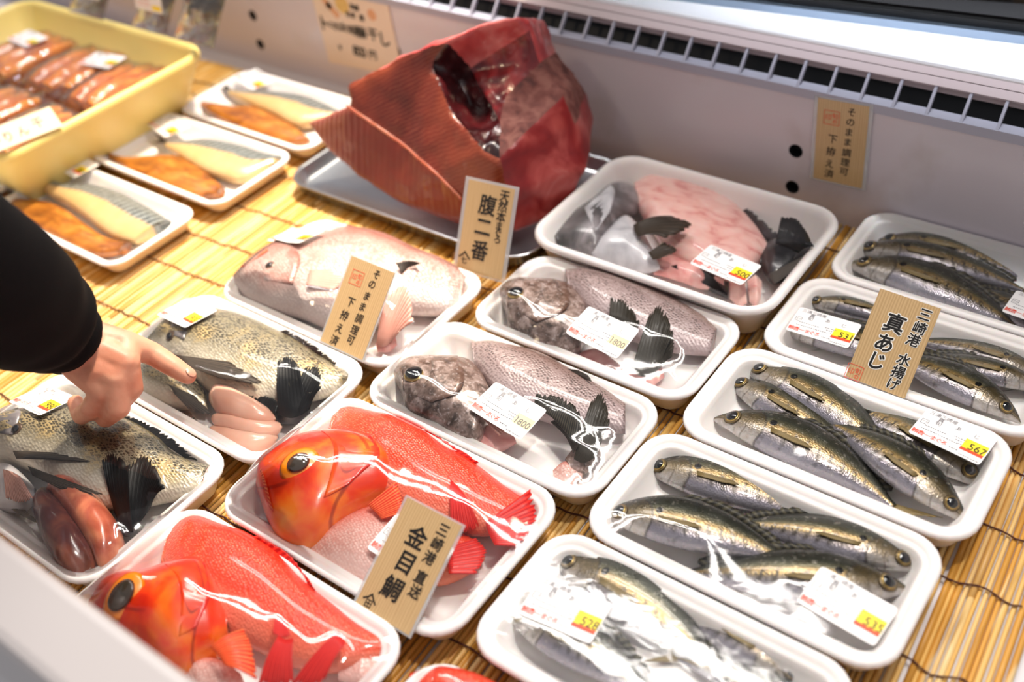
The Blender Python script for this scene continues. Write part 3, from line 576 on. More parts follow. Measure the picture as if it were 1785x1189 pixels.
# --- tray M, red alfonsino near the rail
b = piece('M', 'headless_fish', 'headless red alfonsino body filling the tray behind the front rail', [(305, 912), (344, 902), (396, 921), (434, 935), (486, 968), (537, 1020), (583, 1057), (638, 1098), (694, 1112)],
          [(282, 985), (310, 1030), (350, 1075), (400, 1110), (450, 1135), (505, 1160), (560, 1170), (620, 1165), (668, 1145)], [.006, .016, .021, .022, .021, .019, .016, .011, .005], 'kin_body', .018)
fin(b, 'dorsal_fin', [(434, 937), (486, 970), (515, 1000), (545, 1028)], [(446, 934), (498, 962), (530, 998), (551, 1030)], 'fin_red', .026, .030, jag=.2)
fin(b, 'pectoral_fin', [(365, 1128), (378, 1140), (392, 1160)], [(425, 1096), (440, 1130), (448, 1185)], 'fin_orange', .044, .040, jag=.08, sag=.003)
fin(b, 'ventral_fin', [(485, 1108), (497, 1114), (511, 1112)], [(450, 1192), (480, 1196), (512, 1190)], 'fin_red', .044, .036, jag=.1, sag=.003)
fin(b, 'ventral_fin', [(478, 1082), (484, 1076), (495, 1080)], [(475, 1104), (490, 1112), (507, 1108)], 'fin_red', .043, .044, jag=.1)
fin(b, 'anal_fin', [(588, 1100), (596, 1108), (602, 1122)], [(508, 1192), (540, 1196), (566, 1185)], 'fin_red', .040, .034, jag=.1, sag=.003)
tl = piece('M', 'fish_tail_cut', 'pink-tinged tail stub of red fish in the tray behind the front rail', [(605, 1140), (640, 1132), (672, 1138)], [(590, 1185), (630, 1195), (665, 1178)], [.004, .010, .004], 'kin_pale', .014)
h = piece('M', 'fish_head_cut', 'red alfonsino head with bulging golden eye cut off by the front rail', [(160, 1048), (186, 1017), (222, 1006), (259, 1006), (300, 993), (337, 985), (364, 989), (387, 1027), (402, 1080)],
          [(160, 1085), (205, 1120), (245, 1150), (290, 1175), (325, 1178), (348, 1160), (366, 1148), (382, 1138), (400, 1106)], [.007, .018, .025, .029, .031, .030, .028, .022, .008], 'kin_head', .022)
c0, n0 = h.hit(216, 1040); n0 = n0 + .7 * (CAM - c0) / np.linalg.norm(CAM - c0); n0 /= np.linalg.norm(n0); eye(h.root, c0 + n0 * .0008, n0, .0185, 'iris_orange', 'pupil_brown', P(248, 1014, 0) - P(205, 1062, 0), .64, .0128, h=.24)
strip('gill_cover', on_body(h, [(.50, .72), (.58, .3), (.60, -.2), (.54, -.7)], .0006), on_body(h, [(.78, .80), (.86, .3), (.84, -.2), (.70, -.72)], .0022), M['kin_head'], h.root, 24, 8, 0)
piece('M', 'fish_collar_cut', 'pale pink throat piece between the red head and orange fin behind the front rail', [(310, 1165), (345, 1150), (385, 1155), (420, 1175)], [(320, 1200), (355, 1215), (400, 1215), (430, 1200)], [.004, .012, .012, .004], 'kin_pale', .016)
piece('N', 'headless_fish', 'red fish back just showing in the corner tray by the front rail', [(715, 1175), (770, 1166), (830, 1180), (890, 1205)], [(720, 1240), (780, 1260), (840, 1260), (890, 1240)], [.006, .016, .016, .006], 'kin_body', .018)
# --- tray C and G, big-eyed grey fish
def mutsu(tr, lab, hU, hL, ec, er, bU, bL, tag):
    b = piece(tr, 'headless_fish', 'headless grey speckled fish with pink cut end ' + lab, bU, bL, [.009, .017, .019, .018, .016, .014, .012, .008], 'mutsu_body', .019)
    k = b.pt(.015, 0); cU = [b.U[0] + (b.U[0] - b.U[1]) * .5, b.U[0] + (b.U[1] - b.U[0]) * .4]; 
    ring = [b.V[j] for j in range(0, b.m // 2 + 1)]; cen = np.mean(ring, axis=0); cut = [cen] + [p + (p - cen) * .02 + (b.U[0] - b.U[1]) * .06 for p in ring]
    mesh('cut_end', cut, [(0, i, i + 1) for i in range(1, len(ring))], M['cut_pink'], b.root)
    h = piece(tr, 'fish_head_cut', 'grey-brown fish head with very large dark eye ' + lab, hU, hL, [.005, .014, .020, .022, .022, .020, .016, .008], 'mutsu_head', .020)
    c0, n0 = h.hit(*ec); n0 = n0 + np.array([0, 0, 1.2]); n0 /= np.linalg.norm(n0); eye(h.root, c0, n0, er * 1.1, 'iris_dark', 'pupil', (1, .2, 0), .80, er, rim='iris_gold', h=.34)
    strip('gill_cover', on_body(h, [(.44, .75), (.50, .3), (.50, -.2), (.40, -.7)], .0005), on_body(h, [(.66, .80), (.74, .2), (.70, -.3), (.55, -.74)], .002), M['mutsu_head'], h.root, 20, 7, 0)
    strip('jaw', on_body(h, [(.02, .3), (.06, -.3), (.14, -.75)], .0005), on_body(h, [(.16, .05), (.20, -.35), (.26, -.8)], .002), M['mutsu_head'], h.root, 16, 6, 0)
    return b, h
b, h = mutsu('C', 'in the tray beside the red fish', [(686, 650), (702, 637), (724, 631), (752, 630), (783, 632), (815, 632), (838, 650), (852, 676)], [(688, 664), (703, 692), (708, 716), (727, 732), (760, 745), (800, 768), (836, 770), (856, 712)], (722, 652), .0088,
      [(822, 600), (858, 603), (902, 612), (943, 622), (981, 640), (1018, 659), (1053, 681), (1090, 706)], [(828, 640), (847, 668), (872, 698), (907, 716), (947, 730), (987, 742), (1042, 750), (1090, 754)], 'C')
fin(h, 'pectoral_fin', [(822, 690), (832, 705), (838, 725)], [(880, 712), (890, 735), (870, 760)], 'fin_pink', .036, .03)
fin(b, 'dorsal_fin', [(985, 642), (1000, 650), (1018, 660)], [(1008, 645), (1025, 654), (1032, 665)], 'fin_grey', .03, .034, jag=.1)
f1 = piece('C', 'fish_tail_cut', 'dark olive tail with broad fin in the tray beside the red fish', [(985, 800), (1015, 770), (1045, 770)], [(995, 820), (1020, 822), (1048, 800)], [.003, .010, .006], 'mutsu_head', .014, n=24)
fin(f1, 'tail_fin', [(1000, 800), (1018, 806), (1040, 796)], [(1030, 700), (1050, 685), (1064, 735)], 'fin_mutsu', .024, .037, jag=.12, sag=.003)
fin(f1, 'anal_fin', [(930, 706), (965, 730), (1005, 775)], [(935, 686), (980, 692), (1012, 716)], 'fin_mutsu', .034, .040, jag=.25)
fin(f1, 'anal_fin', [(1000, 790), (985, 760), (960, 735)], [(1012, 770), (1014, 735), (1005, 712)], 'fin_mutsu', .024, .036, jag=.1)
piece('C', 'fish_collar_cut', 'dark pink throat flap beneath the price label beside the red fish', [(815, 765), (850, 745), (895, 762)], [(822, 780), (860, 790), (900, 772)], [.003, .009, .003], 'cut_pink', .012, n=24)
piece('C', 'fish_stub', 'small pale cut stub at the front edge of the tray next to the red fish', [(964, 822), (985, 808), (1018, 815)], [(966, 840), (988, 846), (1015, 832)], [.004, .008, .003], 'kin_pale', .010, n=20)
b, h = mutsu('G', 'in front of the deep tray', [(867, 509), (884, 499), (911, 494), (940, 496), (975, 498), (1000, 509), (1018, 530), (1025, 545)], [(870, 522), (882, 548), (888, 570), (914, 588), (938, 604), (978, 614), (1008, 610), (1026, 575)], (900, 510), .0078,
      [(985, 474), (1021, 477), (1062, 486), (1106, 499), (1150, 513), (1187, 528), (1222, 550), (1250, 576)], [(993, 510), (1012, 534), (1035, 556), (1067, 574), (1102, 590), (1142, 602), (1182, 612), (1238, 618)], 'G')
fin(b, 'pelvic_fin', [(1062, 552), (1085, 560), (1108, 582)], [(1064, 518), (1090, 525), (1116, 560)], 'fin_mutsu', .036, .042, jag=.3)
f1 = piece('G', 'fish_tail_cut', 'dark tail with upright fan fin and pink cut end in front of the deep tray', [(1090, 652), (1118, 632), (1150, 640)], [(1098, 668), (1128, 674), (1158, 656)], [.004, .010, .005], 'cut_pink', .013, n=24)
fin(f1, 'tail_fin', [(1100, 648), (1125, 656), (1150, 640)], [(1132, 548), (1152, 532), (1175, 580)], 'fin_mutsu', .024, .042, jag=.15, sag=.003)
fin(f1, 'lower_fin_lobe', [(1115, 652), (1132, 655), (1150, 642)], [(1160, 560), (1175, 590), (1172, 622)], 'fin_mutsu', .022, .034, jag=.1, sag=.002)
piece('G', 'fish_collar_cut', 'dull pink throat flap under the price label in front of the deep tray', [(1000, 620), (1040, 612), (1085, 640)], [(1008, 636), (1045, 648), (1082, 655)], [.003, .008, .003], 'cut_pink', .011, n=24)
# --- tray K and L, black sea bream
def bream(tr, label, U, L, em, pecA, pecB, dA, dB):
    b = piece(tr, 'black_sea_bream', label, U, L, [.008, .017, .022, .024, .024, .022, .020, .018, .014, .011, .006], 'kuro_body', .022)
    strip('gill_cover', on_body(b, [(.12, .75), (.15, .2), (.14, -.4)], .0004), on_body(b, [(.23, .78), (.265, .2), (.24, -.5)], .0014), M['grey_head'], b.root, 18, 6, 0)
    for A, B in zip(pecA, pecB): fin(b, 'pectoral_fin', A, B, 'fin_brown', .047, .042, jag=.1)
    fin(b, 'dorsal_fin', dA, dB, 'fin_black', .027, .032, jag=.5, n=40)
    return b
b = bream('K', 'whole silvery black sea bream beside pale milt, touched by the finger', [(262, 596), (300, 560), (334, 553), (366, 547), (407, 552), (444, 563), (480, 579), (519, 598), (556, 622), (579, 635), (610, 655)], [(258, 606), (288, 622), (318, 640), (342, 662), (366, 682), (397, 694), (428, 704), (457, 707), (495, 702), (556, 692), (592, 680)], 'iris_gold',
          [[(303, 618), (306, 624), (310, 632)]], [[(400, 630), (458, 668), (388, 660)]], [(480, 580), (519, 600), (552, 622), (582, 638)], [(500, 574), (540, 596), (568, 618), (586, 632)])
eye(b.root, *b.hit(296, 586), .0060, 'iris_dark', 'pupil', None, .6)
f1 = piece('K', 'fish_tail_cut', 'black fan-shaped tail fin standing beside the pale milt', [(480, 722), (505, 708), (540, 706)], [(486, 738), (510, 735), (538, 720)], [.003, .009, .004], 'grey_head', .014, n=24)
fin(f1, 'tail_fin', [(484, 722), (510, 728), (538, 715)], [(484, 630), (502, 620), (522, 638)], 'fin_black', .024, .046, jag=.12, sag=.004)
fin(f1, 'lower_fin_lobe', [(505, 722), (522, 724), (540, 712)], [(532, 640), (556, 640), (560, 676)], 'fin_black', .024, .042, jag=.15, sag=.003)
fin(f1, 'anal_fin', [(425, 700), (450, 706), (480, 720)], [(432, 690), (462, 690), (486, 700)], 'fin_black', .026, .030, jag=.1)
c = piece('K', 'fish_collar_cut', 'grey throat flap with pointed fin between finger and milt', [(232, 640), (262, 630), (300, 652), (335, 660), (356, 680)], [(232, 676), (258, 692), (292, 706), (325, 710), (362, 715)], [.006, .013, .014, .012, .004], 'kuro_body', .018, n=32)
fin(c, 'pelvic_fin', [(290, 668), (298, 676), (302, 684)], [(340, 690), (368, 722), (330, 714)], 'fin_grey', .034, .028, jag=.1)
fin(c, 'pelvic_fin', [(328, 716), (332, 722), (336, 728)], [(352, 742), (366, 764), (350, 752)], 'fin_grey', .020, .016, jag=.1)
mu = 'pale pink milt lobe '
piece('K', 'fish_milt', mu + 'lying lowest along the front edge of its tray', [(362, 742), (400, 752), (445, 758), (490, 752)], [(362, 772), (400, 784), (440, 790), (478, 775)], [.005, .012, .012, .005], 'milt', .013, n=32, ends=.25, group='milt lobes', cat='fish milt')
piece('K', 'fish_milt', mu + 'in the middle, between the two others', [(370, 722), (405, 732), (450, 742), (494, 735)], [(366, 738), (405, 756), (448, 764), (490, 754)], [.005, .012, .012, .004], 'milt', .018, n=32, ends=.25, group='milt lobes', cat='fish milt')
piece('K', 'fish_milt', mu + 'plumpest and nearest the black tail fin', [(363, 690), (382, 678), (412, 686), (450, 706), (482, 722)], [(366, 706), (386, 724), (415, 738), (448, 744), (480, 738)], [.006, .015, .017, .014, .005], 'milt', .021, n=36, ends=.25, group='milt lobes', cat='fish milt')
b = bream('L', 'whole silvery black sea bream beside brown roe, next to the front rail', [(-48, 770), (0, 735), (34, 727), (77, 718), (128, 710), (188, 723), (236, 741), (279, 768), (303, 791), (337, 808), (369, 813)], [(-52, 790), (-15, 800), (20, 806), (60, 822), (92, 842), (130, 864), (178, 884), (236, 880), (284, 872), (326, 866), (354, 850)], 'iris_gold',
          [[(22, 786), (25, 792), (28, 799)], [(48, 812), (52, 820), (56, 828)]], [[(90, 788), (158, 804), (85, 800)], [(110, 835), (180, 862), (105, 852)]], [(205, 727), (245, 746), (280, 770), (322, 798)], [(212, 720), (258, 738), (300, 764), (344, 802)])
eye(b.root, *b.hit(28, 748), .0060, 'iris_dark', 'pupil', None, .6)
ring = b.V[(b.n - 1) * b.m:(b.n - 1) * b.m + b.m // 2 + 1]; cen = np.mean(ring, axis=0); dv = (b.U[-1] - b.U[-2]) * .08
mesh('cut_end', [cen + dv] + [p + dv for p in ring], [(0, i, i + 1) for i in range(1, len(ring))], M['cut_pink'], b.root)
f1 = piece('L', 'fish_tail_cut', 'pair of black ragged fins draped over the bream beside the brown roe', [(200, 912), (215, 895), (240, 900)], [(205, 930), (222, 932), (245, 915)], [.003, .008, .004], 'grey_head', .013, n=24)
fin(f1, 'anal_fin', [(200, 895), (212, 920), (232, 928)], [(177, 802), (196, 789), (226, 812)], 'fin_black', .022, .048, jag=.12, sag=.004)
fin(f1, 'tail_fin', [(218, 922), (238, 916), (262, 885)], [(220, 812), (256, 795), (289, 850)], 'fin_black', .022, .046, jag=.12, sag=.004)
c = piece('L', 'fish_collar_cut', 'silver throat flap with pale fin rays left of the brown roe', [(-30, 815), (15, 812), (42, 830), (62, 852)], [(-30, 885), (10, 890), (38, 888), (64, 872)], [.006, .013, .012, .004], 'silver_cheek', .018, n=32)
fin(c, 'pelvic_fin', [(5, 818), (20, 822), (35, 830)], [(10, 868), (35, 876), (58, 868)], 'fin_pink', .036, .032, jag=.1)
fin(c, 'pelvic_fin', [(0, 868), (6, 872), (8, 880)], [(40, 885), (68, 912), (40, 900)], 'fin_grey', .022, .016, jag=.1)
piece('L', 'fish_roe', 'dark purple-brown roe sac, the lobe nearer the front rail', [(78, 846), (104, 872), (132, 905), (160, 945), (182, 985)], [(58, 868), (66, 915), (86, 962), (108, 995), (140, 1015)], [.008, .018, .021, .020, .010], 'roe_dark', .021, amp=.002, n=36, ends=.3, group='roe lobes', cat='fish roe')
piece('L', 'fish_roe', 'orange-brown roe sac, the lobe nearer the black fins', [(80, 848), (115, 838), (156, 858), (192, 892), (214, 935), (208, 985)], [(82, 868), (108, 890), (132, 922), (152, 952), (168, 980), (178, 1002)], [.008, .018, .022, .022, .018, .008], 'roe_orange', .022, amp=.002, n=36, ends=.3, group='roe lobes', cat='fish roe')
# --- tray F, sea bream
b = piece('F', 'sea_bream', 'pink silvery sea bream with head at the left behind the small wood-print sign', [(409, 488), (428, 466), (456, 444), (488, 428), (528, 424), (564, 414), (600, 402), (640, 406), (680, 417), (722, 437), (764, 452), (798, 468), (814, 482)], [(411, 500), (434, 522), (478, 540), (528, 552), (566, 568), (608, 574), (650, 568), (680, 552), (710, 545), (735, 545), (760, 546), (785, 542), (803, 530)],
          [.007, .015, .021, .024, .025, .024, .023, .022, .020, .018, .015, .012, .006], 'madai_body', .022, n=56)
strip('gill_cover', on_body(b, [(.11, .7), (.16, .1), (.16, -.5)], .0004), on_body(b, [(.27, .75), (.31, .1), (.25, -.6)], .0016), M['madai_body'], b.root, 20, 6, 0)
strip('orange_snout_patch', on_body(b, [(.06, .55), (.07, .4), (.08, .25)], .0004), on_body(b, [(.20, .50), (.20, .42), (.18, .36)], .0012), M['fin_orange'], b.root, 14, 5, .1)
eye(b.root, *b.hit(470, 462), .0055, 'iris_dark', 'pupil', None, .6)
fin(b, 'pectoral_fin', [(540, 470), (536, 482), (534, 496)], [(600, 470), (600, 490), (585, 505)], 'fin_pink', .048, .044, jag=.1)
fin(b, 'anal_fin', [(700, 476), (712, 466), (725, 462)], [(690, 458), (712, 454), (734, 458)], 'fin_brown', .042, .048, jag=.1)
f1 = piece('F', 'fish_tail_cut', 'pink folded tail fin to the right of the small wood-print sign', [(655, 600), (672, 585), (690, 590)], [(658, 612), (678, 610), (692, 600)], [.003, .007, .003], 'cut_pink', .013, n=20)
fin(f1, 'tail_fin', [(656, 600), (668, 604), (682, 596)], [(672, 515), (708, 498), (722, 560)], 'fin_pink', .020, .044, jag=.12, sag=.003)
# --- tray E, filleted pale fish
Z = .0042
b = piece('E', 'fish_fillet', 'broad pale pink fillet lying skin side down in the deep tray', [(1106, 322), (1135, 310), (1186, 312), (1236, 327), (1270, 350), (1303, 381), (1327, 411), (1338, 430)], [(1110, 360), (1132, 392), (1160, 432), (1200, 458), (1236, 474), (1270, 486), (1303, 474), (1332, 448)], [.009, .015, .017, .017, .016, .015, .012, .007], 'fillet_pink', .020, amp=.001)
strip('dark_skin_edge', px([(1190, 313), (1236, 327), (1270, 350), (1303, 381), (1335, 415), (1362, 425)], .020), px([(1200, 309), (1245, 320), (1284, 342), (1318, 374), (1350, 402), (1368, 412)], .026), M['black_skin'], b.root, 40, 5, .35, th=.004)
h = piece('E', 'fish_head_cut', 'dark grey fish head with smooth cheek at the left end of the deep tray', [(963, 412), (1000, 374), (1035, 352), (1062, 330), (1083, 324), (1104, 330), (1117, 350)], [(972, 424), (1010, 436), (1040, 444), (1062, 412), (1084, 390), (1102, 376), (1116, 360)], [.005, .014, .018, .018, .016, .013, .006], 'grey_head', .021)
strip('cheek_plate', on_body(h, [(.25, .45), (.28, -.1), (.34, -.6)], .0005), on_body(h, [(.52, .55), (.58, .0), (.52, -.6)], .002), M['silver_cheek'], h.root, 18, 7, 0)
c = piece('E', 'fish_collar_cut', 'silver-white collar piece wrapped in glossy film beside the dark fish head', [(1030, 440), (1058, 412), (1090, 385), (1115, 405), (1138, 440), (1148, 464)], [(1032, 446), (1062, 458), (1095, 466), (1120, 470), (1140, 470), (1150, 468)], [.005, .016, .020, .016, .008, .003], 'silver_cheek', .020, n=32)
fin(c, 'pectoral_fin', [(1104, 392), (1106, 402), (1112, 412)], [(1170, 376), (1206, 392), (1160, 415)], 'fin_brown', .042, .046, jag=.08, sag=.004)
fin(c, 'pelvic_fin', [(1130, 440), (1134, 446), (1138, 452)], [(1158, 422), (1180, 436), (1150, 450)], 'fin_brown', .036, .040, jag=.08)
piece('E', 'fish_belly_strip', 'frilly pink belly strip below the pale fillet in the deep tray', [(1130, 455), (1170, 448), (1215, 465), (1262, 490)], [(1140, 478), (1180, 486), (1220, 500), (1262, 505)], [.003, .008, .008, .003], 'cut_pink', .014, amp=.002, n=32)
d = piece('E', 'fish_tail_cut', 'charcoal tail with raised fin lobe at the right end of the deep tray', [(1330, 428), (1352, 420), (1385, 424), (1415, 428)], [(1325, 462), (1345, 490), (1380, 478), (1408, 455)], [.005, .013, .014, .005], 'black_skin', .020, n=32)
fin(d, 'tail_fin', [(1352, 424), (1370, 430), (1392, 440)], [(1362, 378), (1392, 384), (1420, 430)], 'fin_black', .034, .044, jag=.08, sag=.003)
fin(d, 'lower_fin_lobe', [(1340, 478), (1345, 488), (1350, 495)], [(1412, 440), (1402, 464), (1372, 480)], 'fin_grey', .03, .034, jag=.08)
d = piece('E', 'fish_fin_cut', 'long black fin lying along the front wall of the deep tray', [(1165, 462), (1200, 458), (1240, 476), (1268, 506)], [(1175, 470), (1210, 490), (1240, 506), (1268, 520)], [.003, .006, .006, .003], 'black_skin', .013, n=28)
fin(d, 'fin_rays', [(1170, 463), (1200, 460), (1235, 474)], [(1215, 488), (1245, 504), (1266, 512)], 'fin_black', .022, .018, jag=.1)
piece('E', 'fish_strip', 'upright pink flesh strip left of the yellow 500 price', [(1270, 478), (1284, 476), (1296, 486)], [(1272, 520), (1288, 532), (1302, 528)], [.004, .010, .005], 'fillet_pink', .014, n=20)
piece('E', 'fish_strip', 'upright pink flesh strip right of the yellow 500 price', [(1302, 490), (1316, 484), (1328, 492)], [(1306, 525), (1318, 530), (1326, 520)], [.004, .010, .005], 'fillet_pink', .014, n=20)
# --- mackerel fillets
def fillets(tr, lab, uU, uL, lU, lL):
    f = piece(tr, 'mackerel_fillet', 'brown flesh-side-up mackerel fillet ' + lab, lU, lL, [.002, .006, .008, .009, .009, .008, .006], 'saba_flesh', .011, amp=.0012, group='mackerel fillets flesh side up', zb=.0036)
    g = piece(tr, 'mackerel_fillet', 'cream and blue-patterned skin-side-up mackerel fillet ' + lab, uU, uL, [.002, .007, .010, .011, .011, .010, .006], 'saba_skin', .013, group='mackerel fillets skin side up', zb=.0036)
    for lf, mt in ((f, 'fin_brown'), (g, 'fin_brown')):
        a, b = lf.U[0], lf.L[0]; dv = (lf.U[0] + lf.L[0] - lf.U[4] - lf.L[4]) / 2; dv = dv / np.linalg.norm(dv); c = (a + b) / 2 + np.array([0, 0, .004]); w = (a - b) / np.linalg.norm(a - b)
        strip('tail_fin', [c + w * .004 - dv * .003, c, c - w * .004 - dv * .003], [c + dv * .024 + w * .014, c + dv * .010, c + dv * .020 - w * .012], M[mt], lf.root, 14, 5, .05)
z = lambda pts, s=2.973, ox=0, oy=0: [(x / s + ox, y / s + oy) for x, y in pts]
fillets('P', 'in the middle tray beside the yellow crate', z([(860, 735), (930, 742), (1010, 735), (1100, 732), (1250, 760), (1380, 800), (1495, 822)]), z([(855, 760), (905, 795), (970, 840), (1060, 890), (1155, 925), (1255, 940), (1400, 870)]),
        z([(560, 790), (650, 822), (760, 818), (880, 808), (960, 830), (1070, 900), (1170, 985)]), z([(560, 815), (640, 870), (720, 925), (810, 975), (910, 1010), (1010, 1030), (1130, 1010)]))
fillets('O', 'in the tray nearest the rear panel', z([(1190, 455), (1250, 485), (1350, 490), (1450, 488), (1590, 508), (1710, 555), (1800, 600)]), z([(1185, 490), (1240, 520), (1330, 560), (1430, 602), (1510, 645), (1580, 655), (1720, 620)]),
        z([(1035, 520), (1090, 535), (1200, 555), (1320, 562), (1430, 610), (1530, 670), (1610, 730)]), z([(1035, 545), (1110, 600), (1220, 655), (1330, 700), (1430, 730), (1510, 748), (1600, 745)]))
fillets('Q', 'in the tray just beyond the black sleeve', z([(200, 905), (280, 945), (370, 970), (480, 965), (620, 1000), (750, 1068), (890, 1150)]), z([(205, 950), (250, 1010), (340, 1060), (430, 1120), (520, 1190), (600, 1235), (700, 1258)]),
        z([(20, 1000), (100, 1030), (220, 1045), (330, 1085), (450, 1170), (560, 1240), (680, 1270)]), z([(15, 1040), (80, 1110), (160, 1175), (270, 1230), (380, 1285), (490, 1325), (620, 1310)]))
# ------------------------------------------------------------------ tuna block on a steel tray
TR = (-.385, -.048, .084, .290)
st = thing('metal_tray', 'shallow stainless steel tray under the big tuna block', 'tray', ((TR[0] + TR[1]) / 2, (TR[2] + TR[3]) / 2, 0))
mesh('pan', *rr_loft(TR, .032, [(.012, .0003), (.008, 0), (.003, .004), (.0025, .0135), (0, .0142), (-.001, .0155), (.0, .0168), (.0022, .0168), (.004, .0150), (.0085, .0042), (.014, .0024), (.04, .0022)]), M['steel'], st)
TV = dict(A=(530, 215, .125), B=(606, 183, .130), B2=(600, 152, .138), C=(640, 126, .150), D=(702, 95, .165), E=(778, 72, .182), F=(752, 108, .172), G=(786, 190, .146), H=(848, 266, .122), I=(868, 276, .122), J=(882, 342, .116), K=(900, 410, .117),
          L=(790, 394, .104), M=(690, 357, .100), N=(622, 312, .104), O=(565, 262, .114), Q=(984, 374, .175), R=(1027, 290, .205), S=(1006, 215, .218), T=(984, 166, .222), U=(942, 108, .230), V=(926, 52, .234), W=(820, 118, .205), X=(872, 212, .168), Y=(855, 36, .215), Z=(905, 27, .228), AA=(700, 248, .128), AB=(760, 300, .114), AC=(806, 345, .108), CC=(822, 186, .190), DD=(800, 140, .198), BR=(880, 168, .190))
TV = {k: PY(*v) for k, v in TV.items()}
for v in TV.values(): v[2] = max(v[2], .0045)
TF = [('tuna_flesh', 'B2 C D E F G AA B'), ('tuna_flesh', 'G H I J AC AB AA'), ('tuna_belly', 'A B AA N O'), ('tuna_belly', 'AA AB M N'), ('tuna_belly', 'AB AC J K L M'), ('tuna_red', 'I T S J'), ('tuna_red', 'J S R Q K'),
      ('tuna_brown', 'I X BR U T'), ('tuna_deep', 'X W V U BR'), ('tuna_top', 'D Y E'), ('tuna_top', 'Y Z V W E'), ('tuna_dark', 'E W DD F'), ('tuna_dark', 'F DD CC G'), ('tuna_dark', 'DD W X CC'), ('tuna_dark', 'G CC H'), ('tuna_dark', 'CC X I H')]
def tuna():
    rt = thing('tuna_block', 'huge dark red raw tuna block with blackish blood line at the rear panel', 'fish', (-.2, .16, .0025))
    outl = 'A B B2 C D Y Z V U T S R Q K L M N O'.split(); back = {}
    bm = bmesh.new(); vs = {k: bm.verts.new(v) for k, v in TV.items()}; mats = ['tuna_flesh', 'tuna_belly', 'tuna_red', 'tuna_brown', 'tuna_top', 'tuna_dark', 'tuna_fat', 'tuna_deep']
    for k in outl:
        v = TV[k]; c = np.array([-.18, v[1], .09]); q = v + (c - v) * .30; q[1] = min(max(v[1] + .075, .20), .288); q[2] = max(q[2], .006); back[k] = bm.verts.new(q)
    for m_, s in TF:
        f = bm.faces.new([vs[k] for k in s.split()]); f.material_index = mats.index(m_)
    for i, k in enumerate(outl):
        j = outl[(i + 1) % len(outl)]; f = bm.faces.new((vs[k], vs[j], back[j], back[k])); f.material_index = 4 if k in 'B2 C D Y Z V'.split() else 6 if k in ('A', 'B') else 3 if k in ('U', 'T') else 2
    f = bm.faces.new([back[k] for k in outl][::-1]); f.material_index = 2
    bmesh.ops.recalc_face_normals(bm, faces=bm.faces); bmesh.ops.triangulate(bm, faces=bm.faces)
    for _ in range(4): bmesh.ops.subdivide_edges(bm, edges=[e for e in bm.edges if e.calc_length() > .007], cuts=1, use_grid_fill=True); bmesh.ops.triangulate(bm, faces=[f for f in bm.faces if len(f.verts) > 3])
    for _ in range(5): bmesh.ops.smooth_vert(bm, verts=bm.verts, factor=.5, use_axis_x=True, use_axis_y=True, use_axis_z=True)
    bm.normal_update()
    for v in bm.verts:
        mi = {f.material_index for f in v.link_faces}; rough = .0030 if 4 in mi else .0045 if mi & {5, 7} else .003 if 3 in mi else .0012
        d = mnoise.noise(v.co * 55) * rough + mnoise.noise(v.co * 170) * rough * .35; v.co += v.normal * d
        v.co.z = max(v.co.z, .0032)
    names = {0: 'cut_face', 1: 'belly_flap', 2: 'red_side', 3: 'brown_meat', 4: 'fatty_top', 5: 'blood_line', 6: 'flap_edge', 7: 'deep_red_meat'}
    for mi, nm in names.items():
        fs = [f for f in bm.faces if f.material_index == mi]; idx = {}; V = []; Fc = []
        for f in fs:
            g = []
            for v in f.verts:
                if v.index not in idx or True:
                    if v not in idx: idx[v] = len(V); V.append(tuple(v.co))
                g.append(idx[v])
            Fc.append(tuple(g))
        mesh(nm, V, Fc, M[mats[mi]], rt)
    bm.free()
    sl = [TV['B'], TV['AA'], (TV['AA'] + TV['AB']) / 2, TV['AB'], TV['AC']]; n = np.array([-.15, -.9, .35]); n /= np.linalg.norm(n)
    A = [p + n * .0015 + np.array([0, 0, .0012]) for p in sl]; B = [p + n * .0022 - np.array([0, 0, .0012]) for p in sl]
    strip('fat_seam', A, B, M['tuna_fat'], rt, 40, 4, .5, th=.002)
tuna()

